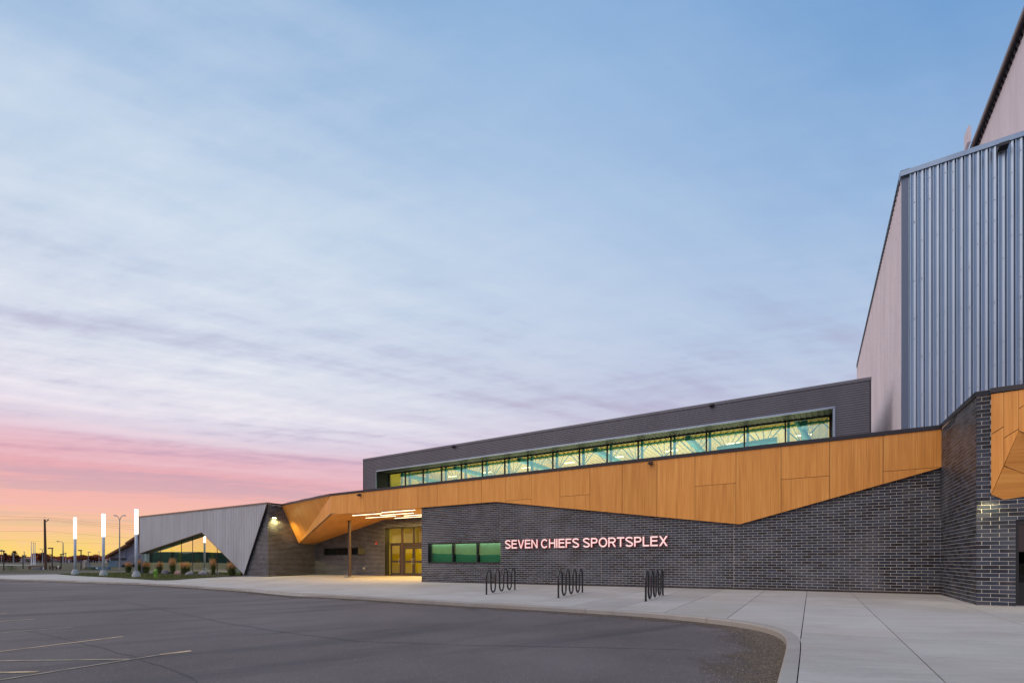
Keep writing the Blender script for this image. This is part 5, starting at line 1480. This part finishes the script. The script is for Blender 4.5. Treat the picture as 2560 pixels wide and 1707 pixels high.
# flagpoles
for i, (px, top, lb) in enumerate([(78.3,1356,'white flagpole with a small dark flag, leftmost of three'),(83.4,1357,'bare white flagpole in the middle of three'),(87.6,1358,'bare white flagpole nearest the power pole, right of three')]):
    p = gp(px, 84); h = EYE+(HY-top)/F*84; o = empty('flagpole', p, lb, 'flagpole', 'white flagpoles')
    tubeobj('pole', 'white_paint', o, [p-Z3*.1, Vector((p.x, p.y, h))], [.075, .035]); m = MB(); m.tube([Vector((p.x,p.y,h)), Vector((p.x,p.y,h+.12))], .06, 6); m.build('finial', M['steel'], o)
    if i == 0: m = MB(); z = EYE+(HY-1382)/F*84; m.prism([Vector((p.x+.03,p.y,z)), Vector((p.x+.45,p.y,z-.35)), Vector((p.x+.30,p.y,z-.42)), Vector((p.x+.05,p.y,z-.25))], Vector((0,-1,0)), .01); m.build('flag', M['flag_red'], o)
# power pole and wires
p = gp(114, 62); hT_ = EYE+(HY-1294)/F*62
o = empty('power_pole', p, 'brown timber power pole with a short crossarm and wires', 'power pole')
tubeobj('pole', 'timber_pole', o, [p-Z3*.3, Vector((p.x-.12, p.y, hT_-.2))], [.16, .10], 10)
k = 62/F
tubeobj('crossarm', 'timber_pole', o, [Vector((p.x-.1, p.y, hT_-.55)), Vector((p.x+.36, p.y, hT_-.30))], .045)
tubeobj('crossarm', 'timber_pole', o, [Vector((p.x+.20, p.y, hT_-.28)), Vector((p.x+.42, p.y, hT_-.28))], .03)
for dx, dz in ((.22,-.18),(.40,-.06),(-.12,.10)): tubeobj('insulator', 'galv', o, [Vector((p.x+dx, p.y, hT_+dz-.12)), Vector((p.x+dx, p.y, hT_+dz))], .035)
def wire(x0, y0, x1, y1, Z0, Z1, sag, label, r=.011):
    a, b = at(x0, y0, Z0), at(x1, y1, Z1); pts = []
    for i in range(13): f = i/12; q = a.lerp(b, f); q.z -= sag*4*f*(1-f); pts.append(q)
    m = MB(); m.tube(pts, r, 4); tag(m.build('power_line', M['wire']), label, 'wire', 'overhead power lines')
ws = [((-300,1276,112,1292.5,75,62),(111,1292.5,520,1325,62,64)), ((-300,1289,116,1297,75,62),(116,1297,520,1330,62,64)), ((-300,1294,120,1300,75,62),(120,1300,520,1338,62,64)), ((-300,1321,116,1327,75,63),(116,1327,520,1354,63,66)), ((-300,1338,60,1351,90,90),(60,1351,345,1359,90,90))]
nm = ['top','second','third','fourth','lowest']
for n_, (l1, l2) in zip(nm, ws):
    wire(*l1, .15, n_+' overhead wire running left from the power pole'); wire(*l2, .15, n_+' overhead wire running right from the power pole towards the wing')
# low rails, bollards, sign, boxes, cairn pillar, bush
def low_rail(x0, x1, y, Z, label):
    a, b = gp(x0, Z), gp(x1, Z); o = empty('low_rail', a, label, 'barrier'); h = .42
    m = MB(); m.box(a+Z3*(h-.14), b-a, Vector((0,.12,0)), Z3*.14); m.build('beam', M['timber_pole'], o)
    n = 4
    for i in range(n):
        q = a.lerp(b, i/(n-1)); m = MB(); m.wbox(q.x-.07, q.y+.13, q.z-.1, q.x+.07, q.y+.25, q.z+h); m.build('post', M['timber_pole'], o)
low_rail(70, 103, 0, 62, 'low brown timber rail left of the power pole'); low_rail(121, 146, 0, 63, 'low brown timber rail right of the power pole')
p = gp(92, 61.5); o = empty('concrete_block', p, 'low dark concrete block with pale top by the left rail', 'concrete block')
m = MB(); m.wbox(p.x-.45, p.y-.2, p.z-.05, p.x+.55, p.y+.2, p.z+.22); m.build('block', M['hall_wall_dark'], o); m = MB(); m.wbox(p.x-.48, p.y-.22, p.z+.22, p.x+.58, p.y+.22, p.z+.28); m.build('top', M['concrete'], o)
for px, lb in ((108.3,'tiny white marker post left of the power pole foot'),(131,'white marker post under the tall black lamp')):
    p = gp(px, 61); o = tag(tubeobj('marker_post', 'white_paint', None, [p-Z3*.05, p+Z3*.35], .05), lb, 'marker post')
p = gp(146, 62); o = empty('street_sign', p, 'small white and green board on a thin post by the roadside', 'sign')
tubeobj('post', 'galv', o, [p-Z3*.1, p+Z3*.55], .025); m = MB(); m.wbox(p.x-.12, p.y-.03, p.z+.30, p.x+.12, p.y-.0, p.z+.58); m.build('board', M['white_paint'], o); m = MB(); m.wbox(p.x-.12, p.y-.034, p.z+.50, p.x+.12, p.y-.031, p.z+.58); m.build('band', M['hydrant_green'], o)
p = gp(213, 66); o = empty('stone_pillar', p, 'pale stacked stone gate pillar with a wider cap, right of the leftmost light column', 'pillar')
for i, (w_, a, b) in enumerate([(.16,-.1,.75),(.20,.76,.82),(.15,.83,1.0),(.22,1.01,1.08),(.14,1.09,1.22)]): m = MB(); m.wbox(p.x-w_, p.y-w_, p.z+a, p.x+w_, p.y+w_, p.z+b); m.build('stone', M['house_cream'], o)
p = gp(221, 66); o = empty('stone_pillar', p, 'shorter rough stone pillar next to the capped one', 'pillar')
for i, (w_, a, b) in enumerate([(.17,-.1,.55),(.14,.56,.85)]): m = MB(); m.wbox(p.x-w_, p.y-w_, p.z+a, p.x+w_, p.y+w_, p.z+b); m.build('stone', M['rock_grey'], o)
a, b = gp(228, 63), gp(272, 63); o = empty('low_wall', a, 'low blue-grey wall with two white notices left of the middle light column', 'wall')
m = MB(); m.box(a-Z3*.1, b-a, Vector((0,.3,0)), Z3*.52); m.build('wall', M['hall_stone'], o); m = MB(); m.box(a+Z3*.42-Vector((.03,.03,0)), b-a, Vector((0,.36,0)), Z3*.05); m.build('wall_cap', M['concrete'], o)
for dx in (.12, .62): m = MB(); m.wbox(a.x+dx, a.y-.02, a.z+.12, a.x+dx+.26, a.y-.005, a.z+.30); m.build('notice', M['white_paint'], o)
def bush(px, Z, w, h, label, mt='needle2', seed=1, n=500, grp=None, name='bush'):
    r = random.Random(seed); p = gp(px, Z); m = MB()
    for k in range(n):
        a = r.random()*6.28; e = r.random()**.5; zz = r.random(); rr = e*math.sqrt(max(.05, 1-(zz*1.0-.15)**2))
        c = Vector((math.cos(a)*rr*w/2, math.sin(a)*rr*w/2, zz*h)); s_ = r.uniform(.03, .08)*max(.5, h)
        u = Vector((r.gauss(0,1), r.gauss(0,1), r.gauss(0,1))).normalized()*s_; v = u.orthogonal().normalized()*s_
        m.face([c-u, c+v, c+u])
    o = empty(name, p, label, 'shrub', grp); q = m.build('foliage', M[mt], None); q.parent = o
    t2 = MB(); t2.tube([Vector((0,0,-.1)), Vector((0,0,h*.5))], [.03,.01], 5); q = t2.build('stem', M['bark'], None); q.parent = o
bush(27, 59.5, 1.15, .55, 'rusty brown bush on the verge at far left', 'reed_green', 3)
bush(216, 62.5, .8, .35, 'low scrubby bush at the foot of the stone pillars', 'reed_green', 4)
bush(232, 62.8, .6, .3, 'small scrub in front of the low blue-grey wall', 'reed_green', 5)

# ================================================================ GREY HALL WITH BROWN ROOF
Zh = 78
hl = empty('grey_hall', gp(268, Zh), 'grey hall with steep brown-edged roof and blue stone base beyond the road', 'building')
def hpoly(px, name, mt, z0=0, th=6.0):
    P = [at(x, y, Zh+z0) for x, y in px]; m = MB(); m.prism(P, Vector((0,-1,0)), th); return m.build(name, M[mt], hl)
hpoly([(274,1386),(313.5,1362),(313.5,1425),(272,1425)], 'gable_wall', 'hall_wall', .2)
hpoly([(313.7,1358),(352,1335),(380,1345),(380,1425),(313.7,1425)], 'gable_wall', 'hall_wall', .4, 14)
hpoly([(313.8,1354.8),(352,1330),(380,1320),(380,1340),(352,1336),(313.8,1360.5)], 'gable_panel', 'hall_wall_dark', .36, .03)
hpoly([(273.5,1400.5),(313.6,1400.5),(322,1402),(330,1425),(266,1425)], 'stone_base', 'hall_stone', -.4, .5)
w_ = hpoly([(275,1394),(313,1394),(313,1400.3),(276,1400.3)], 'window', 'window_dark', .1, .1)
for x in (284, 293, 303): hpoly([(x-.3,1394),(x+.3,1394),(x+.3,1400.3),(x-.3,1400.3)], 'mullion', 'hall_wall_dark', .05, .05)
hpoly([(313.6,1400),(337,1390),(352,1386),(380,1384),(380,1412),(318,1404)], 'shingle_slope', 'hall_wall_dark', -.6, .8)
hpoly([(288,1409.2),(301,1401.2),(330,1401.5),(345,1406),(330,1411.8),(291,1411.8)], 'porch_roof', 'hall_wall_dark', -1.5, 1.0)
for x in (304, 307.5): hpoly([(x,1411.8),(x+.9,1411.8),(x+.9,1425),(x,1425)], 'porch_post', 'black_frame', -1.4, .2)
def hroof(a, b, thk, name='roof'):
    p, q = at(*a, Zh-.7), at(*b, Zh-.7); d = (q-p); n = Vector((-d.z, 0, d.x)).normalized(); m = MB()
    m.prism([p, q, q-n*thk, p-n*thk], Vector((0,-1,0)), 16); m.build(name, M['hall_fascia'], hl)
hroof((262,1388.3), (314.5,1358.8), .30); hroof((311.5,1356.3), (352,1329.5), .30)
# ================================================================ HOUSES
def house(x0, x1, eave, ridge, Z, mt, label, hip=.15, base=1407, wins=4, seed=0, roofm='house_roof', depth=9):
    k = Z/F; a, b = at(x0, base, Z), at(x1, base, Z); ze = at(0, eave, Z).z; zr = at(0, ridge, Z).z
    zb = zfield(a.x, Z)-.3; L = b.x-a.x; o = empty('house', Vector((a.x, Z, zb)), label, 'house', 'houses on the horizon')
    m = MB(); m.wbox(a.x, Z, zb, b.x, Z+depth, ze); wl = m.build('wall', M[mt], o)
    m = MB(); h = L*hip; e = .3
    A_, B_, C_, D_ = Vector((a.x-e, Z-e, ze)), Vector((b.x+e, Z-e, ze)), Vector((b.x+e, Z+depth+e, ze)), Vector((a.x-e, Z+depth+e, ze)); R0, R1 = Vector((a.x+h, Z+depth/2, zr)), Vector((b.x-h, Z+depth/2, zr))
    m.face([A_, B_, R1, R0]); m.face([B_, C_, R1]); m.face([C_, D_, R0, R1]); m.face([D_, A_, R0]); m.face([D_, C_, B_, A_]); m.build('roof', M[roofm], o)
    r = random.Random(seed+5)
    for i in range(wins):
        f = (i+.5)/wins; w_ = L/wins*.28; x = a.x+L*f; zc = (zb+.3)*.35+ze*.65
        m = MB(); m.wbox(x-w_, Z-.06, zc-.45, x+w_, Z-.01, zc+.35); m.build('window', M['window_dark'] if r.random() < .75 else M['white_paint'], o)
    m = MB(); x = a.x+L*r.uniform(.25,.7); m.wbox(x-.25, Z+depth*.45, zr-.6, x+.25, Z+depth*.55, zr+.5); m.build('chimney', M['house_cream'], o)
house(-40, 9, 1401.5, 1395.5, 170, 'house_lilac', 'lilac house cut by the left edge of the picture', seed=1)
house(18, 45, 1400, 1397.5, 165, 'house_lilac', 'long low lilac house with flat roof left of the two-storey one', .05, seed=2, wins=6)
house(44, 71, 1396.5, 1391.8, 162, 'house_lilac', 'lilac two-storey house with broad dark roof behind the pale mast', .2, seed=3, wins=4)
house(69, 80, 1400.5, 1396.5, 155, 'house_cream', 'small cream house behind the flagpole with a flag', .3, seed=4, wins=2)
house(86, 101, 1402, 1396, 158, 'house_cream', 'cream bungalow with dark roof right of the flagpoles', .25, seed=5, wins=3, roofm='house_roof')
house(161, 184, 1399.5, 1395.5, 165, 'house_lilac', 'row house with reddish walls left of the leftmost light column', .1, seed=6, wins=5)
house(190, 203, 1401.5, 1399, 175, 'house_cream', 'small pale house right behind the leftmost light column', .2, seed=7, wins=3)
house(217, 230, 1400.5, 1397, 160, 'house_cream', 'white-trimmed house behind the stone pillars', .2, seed=8, wins=3)
house(232, 246, 1402.5, 1400, 170, 'house_lilac', 'low house among the trees left of the middle light column', .2, seed=9, wins=3)
house(262, 274, 1399.5, 1394.5, 120, 'house_cream', 'cream house beside the left end of the brown-roofed hall', .25, seed=10, wins=2)
# ================================================================ TREES
def conifer_meshes(seed, H=8.0):
    r = random.Random(seed); m = MB(); t_ = MB()
    t_.tube([Vector((0,0,-.3)), Vector((.05,0,H*.55)), Vector((0,0,H*.97))], [.16,.09,.02], 6)
    for i in range(7):
        a = r.random()*6.3; z = H*r.uniform(.2,.7); t_.tube([Vector((0,0,z)), Vector((math.cos(a)*.8, math.sin(a)*.8, z-.1))], [.04,.01], 4)
    for k in range(1900):
        f = r.random()**.8; z = H*(.10+.90*f); tier = .75+.45*math.sin(z*5.5+seed); rad = (1-f)**.85*H*.23*tier+.06
        a = r.random()*6.28; rr = rad*r.random()**.45; c = Vector((math.cos(a)*rr, math.sin(a)*rr, z-rr*.35)); s_ = r.uniform(.13,.36)
        u = Vector((math.cos(a), math.sin(a), -.3))*s_*1.3; v = Vector((-math.sin(a), math.cos(a), r.uniform(-.3,.3)))*s_*.6
        m.face([c-v, c+v, c+u])
    return m, t_
def broad_meshes(seed, H=6.0):
    r = random.Random(seed); m = MB(); t_ = MB(); t_.tube([Vector((0,0,-.3)), Vector((.1,0,H*.4)), Vector((0,.1,H*.7))], [.16,.12,.04], 6)
    cl = [(Vector((r.gauss(0,H*.16), r.gauss(0,H*.16), H*r.uniform(.35,.85))), H*r.uniform(.12,.22)) for _ in range(9)]
    for c, q in cl: t_.tube([Vector((0,0,H*.35)), c], [.06,.015], 4)
    for k in range(1200):
        c, q = r.choice(cl); d = Vector((r.gauss(0,1), r.gauss(0,1), r.gauss(0,1))).normalized()*q*r.random()**.4; p_ = c+d; s_ = r.uniform(.14,.32)
        u = Vector((r.gauss(0,1), r.gauss(0,1), r.gauss(0,1))).normalized()*s_; v = u.orthogonal().normalized()*s_; m.face([p_-u, p_+v, p_+u])
    return m, t_
protos = []
def proto(fn, seed, mt, name):
    a, b = fn(seed); o = empty(name, (0,0,-50)); c = a.build('crown', M[mt], None); c.parent = o; d = b.build('trunk', M['bark'], None); d.parent = o; return [o, False]
con = [proto(conifer_meshes, s, 'needle', 'pine_tree') for s in (1,2,3,4)]; bro = [proto(broad_meshes, s, m_, 'broadleaf_tree') for s, m_ in ((1,'needle2'),(2,'needle'),(3,'needle2'))]
def tree(px, top, Z, pool, k, label, wide=1.0, grp='trees along the horizon'):
    p = gp(px, Z); H0 = 8.0 if pool is con else 5.4; H = EYE+(HY-top)/F*Z-p.z; s = H/H0; pr = pool[k % len(pool)]
    if not pr[1]: o = pr[0]; pr[1] = True; o.location = p; o.scale = (s*wide, s*wide, s); o.rotation_euler = (0,0,k)
    else: o = copy_thing(pr[0], p, k*1.3, (s*wide, s*wide, s))
    tag(o, label, 'tree', grp)
big = [(13.5,1382,150,con,'pointed conifer right beside the leftmost black lamp',1.3),(1.5,1386,150,con,'conifer touching the left edge of the picture',1.2),(6,1389,150,bro,'low reddish tree by the left edge',1.1),(22,1387,152,bro,'rounded tree between the two tallest conifers at far left',1.2),(29,1387.5,150,bro,'bushy tree left of the tallest conifer',1.2),
 (36,1377,148,con,'tallest dark conifer at far left, behind the pale mast',1.7),(32,1384,149,con,'short leaning conifer against the left of the tallest one',1.2),(45,1388,160,con,'conifer behind the lilac two-storey house',1.3),(84.5,1382.5,150,con,'narrow conifer rising behind the flagpoles',1.1),(88,1387,150,con,'conifer just right of the flagpoles',1.2),
 (107.5,1381,140,con,'dark conifer just left of the power pole',1.6),(101,1386.5,142,bro,'rounded tree two steps left of the power pole',1.3),(112,1383.5,141,bro,'bushy tree hidden behind the power pole',1.4),(121.5,1390.5,145,con,'small conifer right of the power pole',1.6),(154.5,1390,150,con,'conifer behind the black lamp left of the leftmost column',1.4),
 (183,1389,150,con,'conifer against the left side of the leftmost light column',1.4),(197,1388,150,bro,'tree just right of the leftmost light column',1.4),(208,1388.5,148,bro,'broad tree behind the capped stone pillar',1.5),(228.5,1389,150,con,'conifer left of the broad clump by the middle column',1.5),(236,1387.8,150,bro,'broad dark tree clump left of the middle light column',1.6),(242,1387.5,151,bro,'second broad dark tree nearest the middle light column',1.5),(254,1393,150,bro,'low tree touching the left of the middle light column',1.3)]
for i, (px, top, Z, pool, lb, wd) in enumerate(big): tree(px, top-.8, Z, pool, i, lb, wd*1.45)
# the low wood between them reads as one mass
m = MB(); r = random.Random(5)
for k in range(34000):
    px = r.uniform(-900, 420); Z = r.uniform(178, 215)
    top = 1393.0-2.6*noise.noise(Vector((px*.11, 0, 0)))-3.0*noise.noise(Vector((px*.45, 3, 0)))-(1.2 if 120 < px < 260 else 0)
    y = 1406-(1406-top)*r.random()**.75; c = at(px, y, Z); s_ = r.uniform(.25,.55)
    u = Vector((r.gauss(0,1), r.gauss(0,.4), r.gauss(0,1))).normalized()*s_; v = Vector((r.gauss(0,1), 0, r.gauss(0,1))).normalized()*s_
    m.face([c-u, c+v, c+u])
mat('wood_mass', (.30,.048,.016), .9, var=.5, vscale=.15)
tag(m.build('far_wood', M['wood_mass']), kind='stuff')
# wooded rise that closes the horizon outside the picture on the left (mirrored in the fitness room's glass)
m = MB()
for i in range(120):
    a0, a1 = math.radians(-58-i*1.2), math.radians(-58-(i+1)*1.2)
    def hh(a): return 3.0+1.6*noise.noise(Vector((a*5, 0, 0)))+.5*noise.noise(Vector((a*60, 4, 0)))+.5*noise.noise(Vector((a*170, 7, 0)))
    r0 = 190
    p, q = Vector((math.sin(a0)*r0, math.cos(a0)*r0, 0)), Vector((math.sin(a1)*r0, math.cos(a1)*r0, 0)); p2, q2 = p*1.4, q*1.4
    m.face([p, q, q+Z3*(EYE+hh(a1)), p+Z3*(EYE+hh(a0))]); m.face([p+Z3*(EYE+hh(a0)), q+Z3*(EYE+hh(a1)), q2+Z3*(EYE+hh(a1)+1), p2+Z3*(EYE+hh(a0)+1)])
mat('ridge', (.020,.030,.024), .95)
struct(m.build('hills', M['ridge']))
for pr in con+bro:
    if not pr[1]:
        for c in list(pr[0].children): bpy.data.objects.remove(c)
        bpy.data.objects.remove(pr[0])
